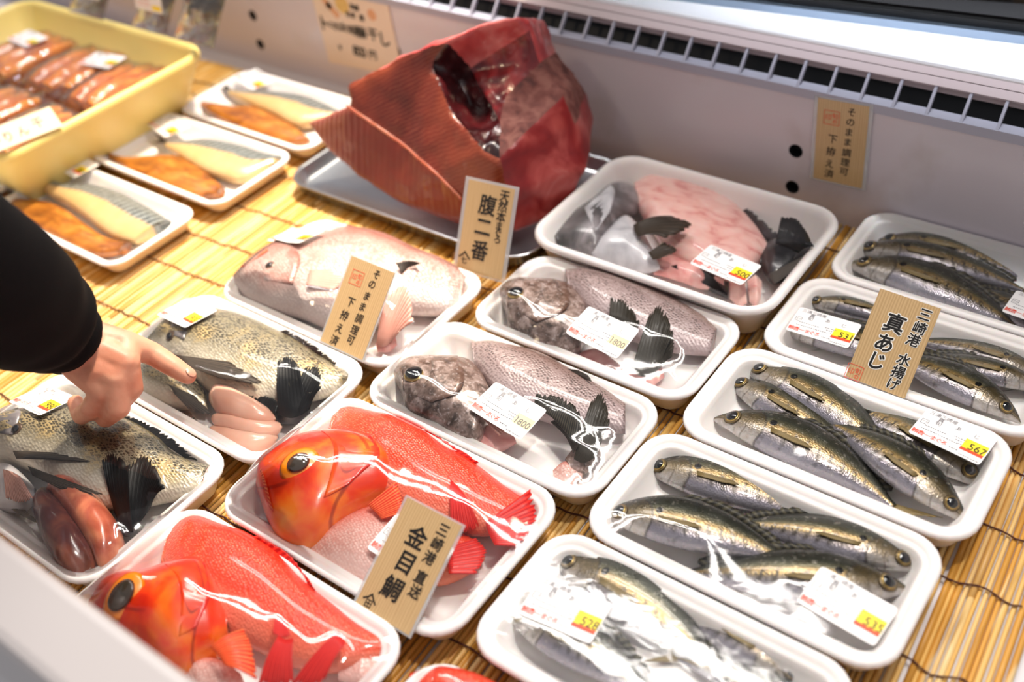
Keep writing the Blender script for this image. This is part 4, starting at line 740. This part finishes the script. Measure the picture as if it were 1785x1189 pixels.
# ------------------------------------------------------------------ lettering
_tx = {}
def glyph(s, off=0.0, res=3):
    k = (s, off, res)
    if k not in _tx:
        c = bpy.data.curves.new('t', 'FONT'); c.body = s; c.size = 1; c.offset = off; c.resolution_u = res; o = bpy.data.objects.new('t', c); COL.objects.link(o); bpy.context.view_layer.update()
        me = bpy.data.meshes.new_from_object(o.evaluated_get(bpy.context.evaluated_depsgraph_get())); V = np.array([v.co[:2] for v in me.vertices]) if len(me.vertices) else np.zeros((0, 2)); Fc = [tuple(p.vertices) for p in me.polygons]
        if len(V): V = V - (V.max(0) + V.min(0)) / 2
        bpy.data.objects.remove(o); bpy.data.curves.remove(c); bpy.data.meshes.remove(me); _tx[k] = (V, Fc)
    return _tx[k]
class Sheet:                                     # collects flat print on a sheet; f maps (x, y, lift) to the world
    def __init__(s, f): s.f = f; s.V = []; s.F = []
    def text(s, t, x, y, size, off=0.0, sx=1.0, shear=0.0, rot=0.0, lift=.0002, res=3):
        V, Fc = glyph(t, off, res); k = len(s.V); ca, sa = math.cos(rot), math.sin(rot)
        for a, b in V * size:
            a, b = a * sx + b * shear, b; s.V.append(s.f(x + a * ca - b * sa, y + a * sa + b * ca, lift))
        s.F += [tuple(i + k for i in f) for f in Fc]
    def bold(s, t, x, y, size, b, n, **k):       # a brush stroke's weight: the character laid over itself
        l = k.pop('lift', .0002)
        for i in range(n): s.text(t, x + b * size * math.cos(6.2832 * i / n), y + b * size * math.sin(6.2832 * i / n), size, 0, lift=l + i * 4e-6, **k)
        s.text(t, x, y, size, 0, lift=l + n * 4e-6, **k)
    def rect(s, x0, x1, y0, y1, lift=.0002, n=1, m=1):
        k = len(s.V)
        for i in range(n + 1):
            for j in range(m + 1): s.V.append(s.f(x0 + (x1 - x0) * i / n, y0 + (y1 - y0) * j / m, lift))
        s.F += [tuple(q + k for q in f) for f in grid_faces(n + 1, m + 1)]
    def line(s, pts, wd, lift=.0002):
        for (xa, ya), (xb, yb) in zip(pts, pts[1:]):
            d = math.hypot(xb - xa, yb - ya) or 1e-9; ex, ey = (xb - xa) / d * wd / 2, (yb - ya) / d * wd / 2; k = len(s.V)
            for x, y in ((xa - ex - ey, ya - ey + ex), (xa - ex + ey, ya - ey - ex), (xb + ex + ey, yb + ey - ex), (xb + ex - ey, yb + ey + ex)): s.V.append(s.f(x, y, lift))
            s.F.append((k, k + 1, k + 2, k + 3))
    def blob(s, x, y, r, lift=.0002, n=20, ry=None):
        k = len(s.V); s.V += [s.f(x + r * math.cos(2 * math.pi * i / n), y + (ry or r) * math.sin(2 * math.pi * i / n), lift) for i in range(n)]; s.F.append(tuple(range(k, k + n)))
    def make(s, name, mat, parent): return mesh(name, s.V, s.F, M[mat], parent, smooth=False) if s.V else None

# ------------------------------------------------------------------ signs
def seal_print(sh, x, y, w):
    h = w * .95; sh.line([(x - w / 2, y - h / 2), (x + w / 2, y - h / 2), (x + w / 2, y + h / 2), (x - w / 2, y + h / 2), (x - w / 2, y - h / 2)], w * .035)
    sh.text('旬', x + w * .2, y + h * .16, w * .42, .0); sh.text('印', x - w * .22, y + h * .02, w * .44, .0); sh.text('の', x + w * .22, y - h * .25, w * .34, .01)
def roof_mark(sh, x, y, w, inner):
    sh.line([(x - w * .5, y - w * .02), (x - w * .22, y + w * .16), (x, y + w * .42), (x + w * .25, y + w * .15), (x + w * .5, y - w * .06)], w * .12); sh.text(inner, x, y - w * .22, w * .62, .018)
def sign(name, label, c4, p0, lean, texts, seal=None, mark=None, ext=.003, lam=0.0, halo=False, cat='sign', mat='wood', ink=.012, thick=.0012, nn=None, grow=0.0):
    t = math.radians(lean); n = np.array([0, -math.cos(t), math.sin(t)]) if nn is None else np.array(nn, float); q = [PL(x, y, p0, n) for x, y in c4]        # TL TR BR BL
    r = (q[1] - q[0]) + (q[2] - q[3]); r -= n * r.dot(n); r /= np.linalg.norm(r); u = np.cross(n, r); u = u if u[2] > 0 else -u
    o = (q[0] + q[1] + q[2] + q[3]) / 4; wd = (np.linalg.norm(q[1] - q[0]) + np.linalg.norm(q[2] - q[3])) / 2; ht = (np.linalg.norm(q[3] - q[0]) + np.linalg.norm(q[2] - q[1])) / 2
    f = lambda x, y, l: o + r * x + u * y + n * l
    rt = thing(name, label, cat, f(0, -ht / 2 - ext, 0))
    V = [f(x, y, l) for x in (-wd / 2, wd / 2) for y in (-ht / 2 - ext, ht / 2) for l in (-thick, 0)]
    mesh('card', V, [(0, 1, 3, 2), (4, 6, 7, 5), (0, 4, 5, 1), (2, 3, 7, 6), (0, 2, 6, 4), (1, 5, 7, 3)], M[mat], rt, uv=[((v - o).dot(r) / .05, (v - o).dot(u) / .05) for v in V], smooth=False)
    if lam:
        x0, x1, y0, y1 = -wd / 2 - lam, wd / 2 + lam, -ht / 2 - ext - lam * .6, ht / 2 + lam * .6
        bx = lambda a, b, c, d: ([f(x, y, l) for x in (a, b) for y in (c, d) for l in (-thick * .8, -thick * .2)], [(0, 1, 3, 2), (4, 6, 7, 5), (0, 4, 5, 1), (2, 3, 7, 6), (0, 2, 6, 4), (1, 5, 7, 3)])
        mesh('laminate_margin', *join(bx(x0, -wd / 2, y0, y1), bx(wd / 2, x1, y0, y1), bx(-wd / 2, wd / 2, ht / 2, y1), bx(-wd / 2, wd / 2, y0, -ht / 2 - ext)), M['laminate'], rt, smooth=False)
    loc = lambda x, y: ((PL(x, y, p0, n) - o).dot(r), (PL(x, y, p0, n) - o).dot(u))
    S = Sheet(f); H = Sheet(f)
    for ch, x, y, sz in texts:
        a, b = loc(x, y); S.bold(ch, a, b, sz, ink, 8, shear=.06, res=4, lift=.0003)
        if halo: H.bold(ch, a, b, sz, ink + .05, 14, shear=.06, lift=.00012)
    if mark: roof_mark(S, *loc(*mark[0]), mark[1], mark[2])
    if halo: H.make('letter_outline', 'halo', rt)
    S.make('lettering', 'ink', rt)
    if seal: R = Sheet(f); seal_print(R, *loc(*seal[0]), seal[1]); R.make('red_seal', 'inkred', rt)
    return rt, f, loc, wd, ht
zz = lambda pts, s, ox, oy: [(c, ox + x / s, oy + y / s, z_) for c, x, y, z_ in pts]
sign('sign_card', 'large wood-print sign with black outlined characters standing among the horse mackerel trays', ((1541, 503), (1645, 542), (1575, 685), (1470, 649)), (0, .0755, .0285), 40,
     zz([('真', 595, 440, .0165), ('あ', 490, 640, .0155), ('じ', 412, 830, .0150), ('三', 908, 350, .0105), ('崎', 855, 487, .0105), ('港', 788, 612, .0105), ('水', 690, 815, .0105), ('揚', 632, 942, .0105), ('げ', 580, 1068, .0100)], 5.945, 1460, 490),
     seal=((1460 + 170 / 5.945, 490 + 945 / 5.945), .0125), halo=True, ink=.022)
sign('sign_card', 'wood-print sign with three bold characters standing in front of the red alfonsino', ((708, 866), (806, 917), (715, 1100), (625, 1045)), (0, -.3005, .0285), 57,
     zz([('金', 492, 395, .0165), ('目', 400, 600, .0165), ('鯛', 292, 800, .0170), ('三', 700, 340, .0098), ('崎', 652, 452, .0098), ('港', 590, 560, .0098), ('直', 522, 715, .0098), ('送', 475, 830, .0098)], 4.575, 620, 850), mark=((620 + 112 / 4.575, 850 + 900 / 4.575), .0105, '田'), lam=.0022, ink=.020)
sign('sign_card', 'wood-print sign with red stamp standing in front of the pink sea bream', ((616, 446), (690, 478), (631, 620), (558, 588)), (0, -.1125, .0285), 45,
     zz([('そ', 1025, 388, .0088), ('の', 995, 450, .0088), ('ま', 965, 522, .0088), ('ま', 938, 588, .0088), ('調', 915, 660, .0092), ('理', 888, 732, .0092), ('可', 862, 795, .0092), ('下', 862, 560, .0098), ('拵', 825, 640, .0098), ('え', 793, 722, .0098), ('済', 762, 795, .0098)], 3.57, 370, 370),
     seal=((370 + 900 / 3.57, 370 + 410 / 3.57), .0135), lam=.0016, ink=.010)
sign('sign_card', 'laminated wood-print sign with three bold characters leaning in front of the tuna block', ((819, 312), (897, 331), (875, 482), (795, 462)), (0, .046, .02), 30,
     zz([('腹', 440, 360, .0205), ('二', 392, 600, .0200), ('番', 352, 855, .0205), ('天', 625, 265, .0118), ('然', 605, 375, .0112), ('本', 585, 490, .0112), ('ま', 565, 590, .0092), ('ぐ', 555, 665, .0092), ('ろ', 545, 735, .0092)], 6.26, 780, 300), mark=((780 + 185 / 6.26, 300 + 925 / 6.26), .0125, '七'), lam=.0042, ink=.016)
sign('wall_card', 'small wood-print card with red stamp stuck to the rear panel above the shaded tray', ((1430, 170), (1518, 188), (1500, 327), (1414, 310)), (0, .3155, .09), 0,
     zz([('そ', 560, 235, .0090), ('の', 545, 352, .0090), ('ま', 530, 465, .0090), ('ま', 515, 580, .0090), ('調', 500, 700, .0094), ('理', 485, 812, .0094), ('可', 470, 920, .0094), ('下', 340, 545, .0100), ('拵', 322, 685, .0100), ('え', 305, 825, .0100), ('済', 300, 940, .0100)], 6.607, 1400, 160), seal=((1400 + 330 / 6.607, 160 + 300 / 6.607), .0150), lam=.0035, ext=0, ink=.010)
po, f, loc, wd, ht = sign('poster', 'pale poster with a handwritten line and price on the rear panel left of the tuna', ((552, -18), (683, 8), (696, 128), (563, 108)), (0, .3165, .08), 0,
     zz([('魚', 730, 110, .0085), ('屋', 810, 140, .0085), ('自', 660, 240, .0085), ('家', 750, 265, .0085), ('製', 900, 310, .0090), ('ト', 260, 400, .022), ('ロ', 370, 430, .010), ('さ', 440, 450, .012), ('ば', 540, 460, .013), ('の', 640, 500, .013), ('味', 770, 530, .016), ('醂', 900, 560, .017), ('干', 1090, 600, .018), ('し', 1300, 680, .021), ('￥', 525, 815, .010), ('8', 790, 870, .019), ('0', 860, 890, .019), ('0', 930, 910, .019), ('円', 1090, 950, .014)], 9.906, 540, 0), ext=0, mat='cream_paper', ink=.035)
R = Sheet(f); a, b = loc(570, 12); R.line([(a - .008, b + .016), (a + .004, b + .002), (a + .014, b - .008)], .009, .0001); R.make('red_motif', 'blush', po)
R = Sheet(f); a, b = loc(648, 26); R.blob(a, b, .0075, .0001); R.make('orange_motif', 'blush', po); R = Sheet(f); a, b = loc(596, 8); R.blob(a, b, .012, .00012, ry=.012); R.make('ochre_motif', 'blush_yellow', po)

# ------------------------------------------------------------------ cling film and price stickers
def tris_of(objs):
    V = []; Fc = []
    def rec(o):
        if o.type == 'MESH':
            l = root_loc(o); k = len(V); V.extend([tuple(np.array(v.co) + l) for v in o.data.vertices]); Fc.extend([tuple(i + k for i in p.vertices) for p in o.data.polygons])
        for c in o.children: rec(c)
    for o in objs: rec(o)
    return V, Fc
def membrane(rect, zr, items, nx=84, ny=50, iters=500, inset=.003, R=.025, edge=None):
    bpy.context.view_layer.update(); x0, x1, y0, y1 = rect[0] + inset, rect[1] - inset, rect[2] + inset, rect[3] - inset
    X, Y = np.meshgrid(np.linspace(x0, x1, nx), np.linspace(y0, y1, ny), indexing='ij')
    for cx, cy, qx, qy in ((x0 + R, y0 + R, -1, -1), (x1 - R, y0 + R, 1, -1), (x0 + R, y1 - R, -1, 1), (x1 - R, y1 - R, 1, 1)):
        dx, dy = (X - cx) * qx, (Y - cy) * qy; m = (dx > 0) & (dy > 0); mxx = np.maximum(dx, dy); rr_ = np.hypot(dx, dy) + 1e-9; X = np.where(m, cx + qx * dx * mxx / rr_, X); Y = np.where(m, cy + qy * dy * mxx / rr_, Y)
    obs = np.full(X.shape, -1.0)
    if items:
        bv = BVHTree.FromPolygons(*tris_of(items))
        for i in range(1, nx - 1):
            for j in range(1, ny - 1):
                h = bv.ray_cast(Vector((X[i, j], Y[i, j], .4)), Vector((0, 0, -1)))
                if h[0] is not None: obs[i, j] = h[0].z
    o2 = obs.copy(); o2[1:-1, 1:-1] = np.max([obs[1 + a:nx - 1 + a, 1 + b:ny - 1 + b] for a in (-1, 0, 1) for b in (-1, 0, 1)], axis=0); o3 = o2.copy(); o3[1:-1, 1:-1] = np.max([o2[1 + a:nx - 1 + a, 1 + b:ny - 1 + b] for a in (-1, 0, 1) for b in (-1, 0, 1)], axis=0); o2 = o3; obs = np.where(o2 > 0, o2 + .0006, -1)
    Z = np.full(X.shape, zr); Z = np.maximum(Z, obs); Z[0, :] = Z[-1, :] = zr; Z[:, 0] = Z[:, -1] = zr
    for _ in range(iters):
        Z[1:-1, 1:-1] = np.maximum(.25 * (Z[2:, 1:-1] + Z[:-2, 1:-1] + Z[1:-1, 2:] + Z[1:-1, :-2]), obs[1:-1, 1:-1])
    for _ in range(5): Z[1:-1, 1:-1] = .5 * Z[1:-1, 1:-1] + .125 * (Z[2:, 1:-1] + Z[:-2, 1:-1] + Z[1:-1, 2:] + Z[1:-1, :-2])
    return X, Y, Z
def film(key, sag=0.0):
    t = T[key]; X, Y, Z = membrane(t['rect'], t['rim'] + .0004, t['items']); t['film'] = (X, Y, Z); nx, ny = X.shape
    V = np.stack([X, Y, Z], -1).reshape(-1, 3); mesh('cling_film', V, [f[::-1] for f in grid_faces(nx, ny)], M['film'], t['root'])
def film_z(key, x, y):
    X, Y, Z = T[key]['film']; nx, ny = X.shape; r = T[key]['rect']; i = (x - r[0] - .003) / (r[1] - r[0] - .006) * (nx - 1); j = (y - r[2] - .003) / (r[3] - r[2] - .006) * (ny - 1)
    i = min(max(i, 0), nx - 1.001); j = min(max(j, 0), ny - 1.001); a, b = int(i), int(j); u, v = i - a, j - b
    return (Z[a, b] * (1 - u) + Z[a + 1, b] * u) * (1 - v) + (Z[a, b + 1] * (1 - u) + Z[a + 1, b + 1] * u) * v
M['price_glare'] = plain('glare_yellow_print', 'f8e2a8', .5)  # overexposed glare on the yellow block, painted into its colour
SW, SH = .0545, .0345
def sticker(key, tl, tr, price, pale=False, z0=.034, parent=None, hf=None, curl=0.0, simple=False):  # pale draws the price print as washed out by glare
    a = P(*tl, z0); b = P(*tr, z0); ex = (b - a)[:2]; ex /= np.linalg.norm(ex); ey = np.array([ex[1], -ex[0]])       # ey runs down the label
    W = lambda x, y: (a[0] + ex[0] * x + ey[0] * y, a[1] + ex[1] * x + ey[1] * y)
    hz = hf or (lambda x, y: film_z(key, x, y))
    g = np.array([[W(SW * i / 8, SH * j / 6) + (hz(*W(SW * i / 8, SH * j / 6)),) for j in range(7)] for i in range(9)]).reshape(-1, 3)
    A = np.c_[g[:, :2] - g[:, :2].mean(0), np.ones(len(g))]; co = np.linalg.lstsq(A, g[:, 2], rcond=None)[0]; c0 = g[:, :2].mean(0); gap = (g[:, 2] - A @ co).max()
    pl = lambda x, y: float(np.dot((x - c0[0], y - c0[1], 1), co)) + gap * .45
    def f(x, y, l): wx, wy = W(x, -y); return np.array([wx, wy, max(pl(wx, wy), hz(wx, wy) + .0005) + l + curl * max(0, x / SW - .4) ** 2])
    par = parent or T[key]['root']; n, m = 22, 14; V = []; r = .0022
    for l in (0, -.00025):
        for i in range(n + 1):
            for j in range(m + 1):
                x, y = SW * i / n, -SH * j / m
                if i in (0, n) and j in (0, m): x += r * .3 * (1 if i == 0 else -1); y += r * .3 * (-1 if j == 0 else 1)
                V.append(f(x, y, l + .0003))
    k = (n + 1) * (m + 1); G = grid_faces(n + 1, m + 1); Fc = G + [tuple(q + k for q in g_[::-1]) for g_ in G]
    sk = mesh('price_sticker', V, Fc, M['paper'], par)
    s = lambda u, v: (SW * u, -SH * v)
    S = Sheet(f)
    L0 = .00045
    for ch, u in zip('三浦三崎産', (.10, .18, .26, .34, .42)): S.text(ch, *s(u, .10), .0046, 0, lift=L0, res=1)
    for ch, u, v in (('真', .255, .22), ('旬', .25, .35), ('あ', .51, .24), ('じ', .77, .25)): S.text(ch, *s(u, v), .0052, 0, lift=L0, res=1)
    x, y = s(.085, .46); d = .0026; S.line([(x - d, y - d), (x + d * .7, y - d)], .0004, L0); S.line([(x - d, y - d), (x - d, y + d), (x + d, y + d), (x + d, y - d * .4)], .0004, L0); S.text('プラ', x, y, .0024, 0, lift=L0, res=1)
    rnd = random.Random(price)
    for v, u0, u1 in ((.56, .12, .42), (.68, .10, .60), (.50, .52, .70), (.58, .56, .66), (.66, .62, .66), (.87, .55, .66), (.94, .70, .95)):
        u = u0
        while u < u1: du = rnd.uniform(.012, .03); S.rect(*(s(u, v)[0], s(u + du, v)[0]), s(u, v)[1] - .0004, s(u, v)[1] + .0004, L0); u += du + .012
    S.make('print', 'inkgrey', sk)
    R = Sheet(f)
    for ch, u in zip('鮪音一まぐろ', (.06, .145, .23, .32, .40, .47)): R.text(ch, *s(u, .84), .0056, .012, lift=L0, res=1)
    R.make('red_print', 'inkred', sk)
    Yb = Sheet(f); Yb.rect(SW * .67, SW * .985, -SH * .70, -SH * .40, .0004, 6, 4); Yb.make('yellow_block', 'price_glare' if pale else 'price_yellow', sk)
    if not pale: Rb = Sheet(f); Rb.rect(SW * .665, SW * .98, -SH * .79, -SH * .70, .0004, 6, 2); Rb.make('red_band', 'price_red', sk)
    D = Sheet(f); D.text(price, SW * (.87 if len(price) < 4 else .84), -SH * .60, .0098 if len(price) < 4 else .0085, .004, sx=.9, lift=.0006); D.make('price', 'inkgrey' if pale else 'ink', sk)
    return sk
for k in 'ABCDEFGHIJKLMN': film(k)
sticker('A', (1620, 704), (1742, 757), '567'); sticker('B', (1433, 984), (1569, 1056), '535'); sticker('C', (866, 677), (967, 730), '1800', True); sticker('G', (1027, 547), (1126, 590), '1800', True)
sticker('E', (1239, 425), (1332, 461), '500', z0=.046); sticker('H', (1397, 519), (1498, 548), '531', z0=.04); sticker('I', (1774, 500), (1860, 528), '568'); sticker('J', (942, 984), (1064, 1033), '528', z0=.042)
sticker('L', (78, 668), (128, 698), '980'); sticker('K', (330, 524), (372, 552), '900'); sticker('F', (508, 392), (560, 414), '880'); sticker('D', (690, 884), (800, 945), '2480', True, z0=.045)
for k, a, b in (('O', (447, 118), (494, 150)), ('P', (296, 196), (348, 230)), ('Q', (132, 264), (184, 292))):
    r = T[k]['rim']; sticker(k, a, b, '480', z0=.024, hf=lambda x, y: .0225)

# ------------------------------------------------------------------ yellow crate with packs of dried fish
CR = (-1.0, -.598, -.122, .188)
ck = thing('plastic_crate', 'pale yellow plastic crate of packed dried fish at the far left', 'crate', (-.8, .03, 0))
mesh('tub', *rr_loft(CR, .035, [(.048, .0005), (.042, 0), (.040, .003), (.0045, .074), (.0035, .078), (.0, .079), (-.0005, .083), (.001, .0875), (.005, .0890), (.009, .0875), (.0105, .082), (.044, .0065), (.05, .0045), (.09, .0045)]), M['yellow'], ck)
n_ = np.array([.72, 0, .69]); cq, f, loc, wd, ht = sign('price_card', 'cream card with faint handwriting clipped over the rim of the yellow crate', ((-52, 240), (78, 193), (118, 212), (-12, 266)), (-.596, 0, .0905), 0, [], ext=0, mat='tan_card', nn=n_)
S = Sheet(f)
for ch, x, y in (('み', -10, 246), ('り', 14, 238), ('ん', 40, 228), ('干', 66, 214)): S.text(ch, *loc(x, y), .013, .012, rot=math.radians(0), lift=.0003)
S.make('lettering', 'ink', cq)
def pack(cx, cy, zb, ang, label, stk=None, seed=0):
    rnd = random.Random(seed); rt = thing('dried_fish_pack', label, 'packed fish', (cx, cy, zb), 'packs of dried fish in the yellow crate'); ca, sa = math.cos(ang), math.sin(ang); its = []
    for i in range(3):
        w0 = .0135; off = (i - 1) * .030; ln = .052 + rnd.uniform(-.004, .004); U = []; L = []
        for t in np.linspace(-1, 1, 6):
            for Q, s_ in ((U, 1), (L, -1)):
                lx = off + s_ * w0 * (1 - .45 * max(0, t) ** 3 - .1 * t * t) + .002 * math.sin(t * 2 + i); ly = t * ln; Q.append(np.array([cx + lx * ca - ly * sa, cy + lx * sa + ly * ca, 0]))
        lf = Loft(U, L, [.006, .011, .012, .012, .010, .004], zb + .014, zb + .001, n=26, m=16, amp=.002); o = lf.make('fish_slab', M['mirin_fish'], rt); its.append(o)
    X, Y, Z = membrane((cx - .053, cx + .053, cy - .064, cy + .064), zb + .010, its, 44, 50, 80, .001, .012)
    for i in range(X.shape[0]):
        for j in range(X.shape[1]): Z[i, j] += .0016 * mnoise.noise(Vector((X[i, j] * 90, Y[i, j] * 90, seed)))
    lo = np.stack([X, Y, np.full_like(Z, zb + .0004)], -1).reshape(-1, 3); V = np.stack([X, Y, Z + .0012], -1).reshape(-1, 3); mesh('clear_bag', V, [f[::-1] for f in grid_faces(*X.shape)], M['bag'], rt)
    if stk: sticker(None, stk[0], stk[1], '450', z0=zb + .035, parent=rt, hf=lambda x, y: zb + .029)
    return rt
pl_ = [(-.905, -.03), (-.79, -.025), (-.685, -.03), (-.90, .10), (-.79, .105), (-.688, .10)]
for i, (x, y) in enumerate(pl_):
    pack(x, y, .006, .02 * (i - 2), 'clear pack of orange dried fish in the crate\'s lower layer', seed=i)
lab = ['by the far left edge of', 'with a white sticker, nearest the front in', 'beside the cream card in', 'beneath the leftmost white sticker in', 'with a white sticker in the middle of', 'in the far right corner of']
for i, (x, y) in enumerate(pl_):
    rt = pack(x - .006 * (i % 2), y + .006, .038, (.10, -.08, .05, -.06, .12, .16)[i], 'clear dried fish pack %s the yellow crate' % lab[i], {3: ((48, 45), (112, 72)), 4: ((166, 84), (216, 92))}.get(i), seed=20 + i)
def upright(c4, y0, label, stk, seed):
    q = [PY(*c, y0) for c in c4]; V = []; n, m = 16, 20
    for sd in (-1, 1):
        for i in range(n + 1):
            for j in range(m + 1):
                u, v = i / n, j / m; p = q[0] * (1 - u) * (1 - v) + q[1] * u * (1 - v) + q[2] * u * v + q[3] * (1 - u) * v
                b = (16 * u * (1 - u) * v * (1 - v)) ** .5; V.append(p + np.array([0, sd * (.0045 * b + .0002) + .0012 * mnoise.noise(Vector((u * 5, v * 5, seed))) + .012 * (1 - v) , 0]))
    k = (n + 1) * (m + 1); G = grid_faces(n + 1, m + 1); rt = thing('dried_fish_pack', label, 'packed fish', q[3], 'upright packs at the back of the yellow crate')
    mesh('clear_bag', V, G + [tuple(a + k for a in g_[::-1]) for g_ in G], M['bag'], rt)
    o = (q[0] + q[1] + q[2] + q[3]) / 4; w_ = np.linalg.norm(q[1] - q[0]); r = (q[1] - q[0]) / w_; u_ = np.array([0, 0, 1.0]); nn = np.array([0, -1.0, 0]); h_ = abs(q[0][2] - q[3][2])
    f = lambda x, y, l: o + r * x + u_ * y + nn * (.0075 + l) + np.array([0, .012 * (.5 + y / h_), 0])
    if stk:
        S = Sheet(f); S.rect(-w_ * .40, w_ * .40, h_ * .02, h_ * .42); sk = S.make('price_sticker', 'paper', rt)
        S = Sheet(f); S.rect(w_ * .1, w_ * .36, h_ * .06, h_ * .16, .0004); S.make('yellow_block', 'price_yellow', sk); S = Sheet(f)
        for i in range(4): S.rect(-w_ * .34, w_ * .05, h_ * (.12 + .07 * i), h_ * (.12 + .07 * i) + .0006, .0004)
        S.make('print', 'inkred', sk)
    # a slab inside
    Vb, Fb = [], []
    Sl = Sheet(lambda x, y, l: f(x, y, l - .0075)); Sl.rect(-w_ * .3, w_ * .3, -h_ * .48, -h_ * .2, 0, 6, 4); Vf = [np.array(v) + np.array([0, .002, 0]) for v in Sl.V]; k = len(Sl.V)
upright(((236, -22), (296, -8), (290, 62), (230, 46)), .172, 'upright clear pack with white sticker leaning at the back of the yellow crate', True, 1)
upright(((312, -12), (380, 4), (372, 84), (304, 66)), .176, 'empty-topped upright clear pack nearest the rear panel peg holes', False, 2)
upright(((124, -45), (184, -30), (180, 36), (120, 20)), .168, 'upright clear pack with white sticker at the back left of the yellow crate', True, 3)

# ------------------------------------------------------------------ the pointing hand
def hand():
    rt = thing('person', 'person in a black long sleeve reaching in and pointing with an index finger', 'person', P(150, 605, .115))
    sp = []
    def chain(pts, rs, st=.22):
        for (a, ra), (b, rb) in zip(list(zip(pts, rs)), list(zip(pts, rs))[1:]):
            n = max(2, int(np.linalg.norm(b - a) / (min(ra, rb) * st)))
            for i in range(n + 1): t = i / n; sp.append((a + (b - a) * t, ra + (rb - ra) * t))
    W1 = P(148, 590, .122); W2 = P(142, 632, .112); F0 = P(90, 578, .145)
    MI = P(222, 600, .112); MM = P(219, 632, .109); MR = P(203, 660, .102); ML = P(180, 680, .095)
    chain([F0, (W1 + W2) / 2], [.026, .0235])
    chain([W1, MI], [.0175, .0112]); chain([W1 * .7 + W2 * .3, MM], [.0180, .0118]); chain([W1 * .3 + W2 * .7, MR], [.0178, .0115]); chain([W2, ML], [.0170, .0108])
    chain([MI, MM], [.0112, .0114]); chain([MM, MR], [.0112, .0110]); chain([MR, ML], [.0108, .0104]); chain([(W1 * .6 + MI * .4), (W2 * .5 + MR * .5)], [.0150, .0150]); chain([(W1 * .3 + MI * .7), (W2 * .3 + MR * .7)], [.0125, .0125])
    chain([MI, P(266, 617, .098), P(303, 640, .088), P(327, 655, .081)], [.0112, .0098, .0088, .0074])                     # index, pointing
    chain([MM, P(228, 676, .090), P(205, 706, .066), P(188, 690, .064)], [.0112, .0100, .0088, .0078])                      # middle, curled
    chain([MR, P(206, 710, .082), P(184, 728, .058), P(168, 708, .060)], [.0108, .0098, .0086, .0076])                      # ring, curled
    chain([ML, P(160, 712, .078), P(142, 724, .060), P(132, 702, .060)], [.0100, .0090, .0080, .0070])                       # little finger, curled
    chain([P(170, 610, .100), P(205, 640, .082), P(216, 668, .070), P(206, 680, .062)], [.0155, .0120, .0098, .0085])       # thumb, tucked under
    bm = bmesh.new()
    for c, r in sp: bmesh.ops.create_icosphere(bm, subdivisions=2, radius=r, matrix=Matrix.Translation(Vector(c)))
    me = bpy.data.meshes.new('tmp'); bm.to_mesh(me); bm.free(); o = bpy.data.objects.new('tmp', me); COL.objects.link(o)
    m = o.modifiers.new('r', 'REMESH'); m.mode = 'VOXEL'; m.voxel_size = .0014; m = o.modifiers.new('s', 'SMOOTH'); m.factor = .5; m.iterations = 7
    bpy.context.view_layer.update(); e = bpy.data.meshes.new_from_object(o.evaluated_get(bpy.context.evaluated_depsgraph_get())); V = [np.array(v.co) for v in e.vertices]; Fc = [tuple(p.vertices) for p in e.polygons]
    bpy.data.objects.remove(o); bpy.data.meshes.remove(e)
    mesh('hand', V, Fc, M['skin'], rt)
    tip = P(327, 655, .081); d = tip - P(303, 640, .088); d /= np.linalg.norm(d); up = np.array([.35, .25, .9]); up -= d * up.dot(d); up /= np.linalg.norm(up)
    mesh('fingernail', *dome(tip + up * .0058 + d * .0012, up + d * .25, .0052, .0042, .0014, d), M['nail'], rt)
    # sleeve with a rolled hem
    ax = [P(120, 598, .122), P(94, 582, .148), P(62, 560, .176), P(10, 520, .215), P(-80, 462, .27), P(-300, 330, .36)]; R0 = [r_ * ((p_ - CAM) @ RM[2]) / F_PX for r_, p_ in zip((61, 72, 100, 132, 150, 190), ax)]
    ax = cr(ax, 40); rr0 = np.interp(np.linspace(0, 1, 40), np.linspace(0, 1, 6), R0); V = []; m = 40
    for i in range(40):
        t = ax[min(i + 1, 39)] - ax[max(i - 1, 0)]; t /= np.linalg.norm(t); a = np.cross(t, (0, 0, 1.0)); a /= np.linalg.norm(a); b = np.cross(a, t)
        fold = .0030 * math.exp(-((i - 9) / 1.3) ** 2) - .0022 * math.exp(-((i - 12) / 1.5) ** 2) + .003 * math.exp(-((i - 17) / 2.0) ** 2)
        for j in range(m):
            g = 2 * math.pi * j / m; r = rr0[i] + fold * (1 + .5 * math.sin(g * 2 + 1)) + .0016 * mnoise.noise(Vector((math.cos(g) * 1.5, math.sin(g) * 1.5, i * .25))); V.append(ax[i] + a * r * math.cos(g) + b * r * .92 * math.sin(g))
    n = len(V); V2 = []
    for k_, sc in ((0, .97), (1, .90), (3, .86)):
        c = ax[k_]
        for j in range(m): V2.append(c + (V[k_ * m + j] - c) * sc)
    V += V2; Fc = grid_faces(40, m, True)
    for j in range(m):
        q_ = (j + 1) % m; Fc.append((j, n + j, n + q_, q_))
        for r_ in (0, 1): Fc.append((n + r_ * m + j, n + (r_ + 1) * m + j, n + (r_ + 1) * m + q_, n + r_ * m + q_))
    Fc.append(tuple(range(39 * m, 40 * m)))
    mesh('sleeve', V, Fc, M['sleeve'], rt)
hand()
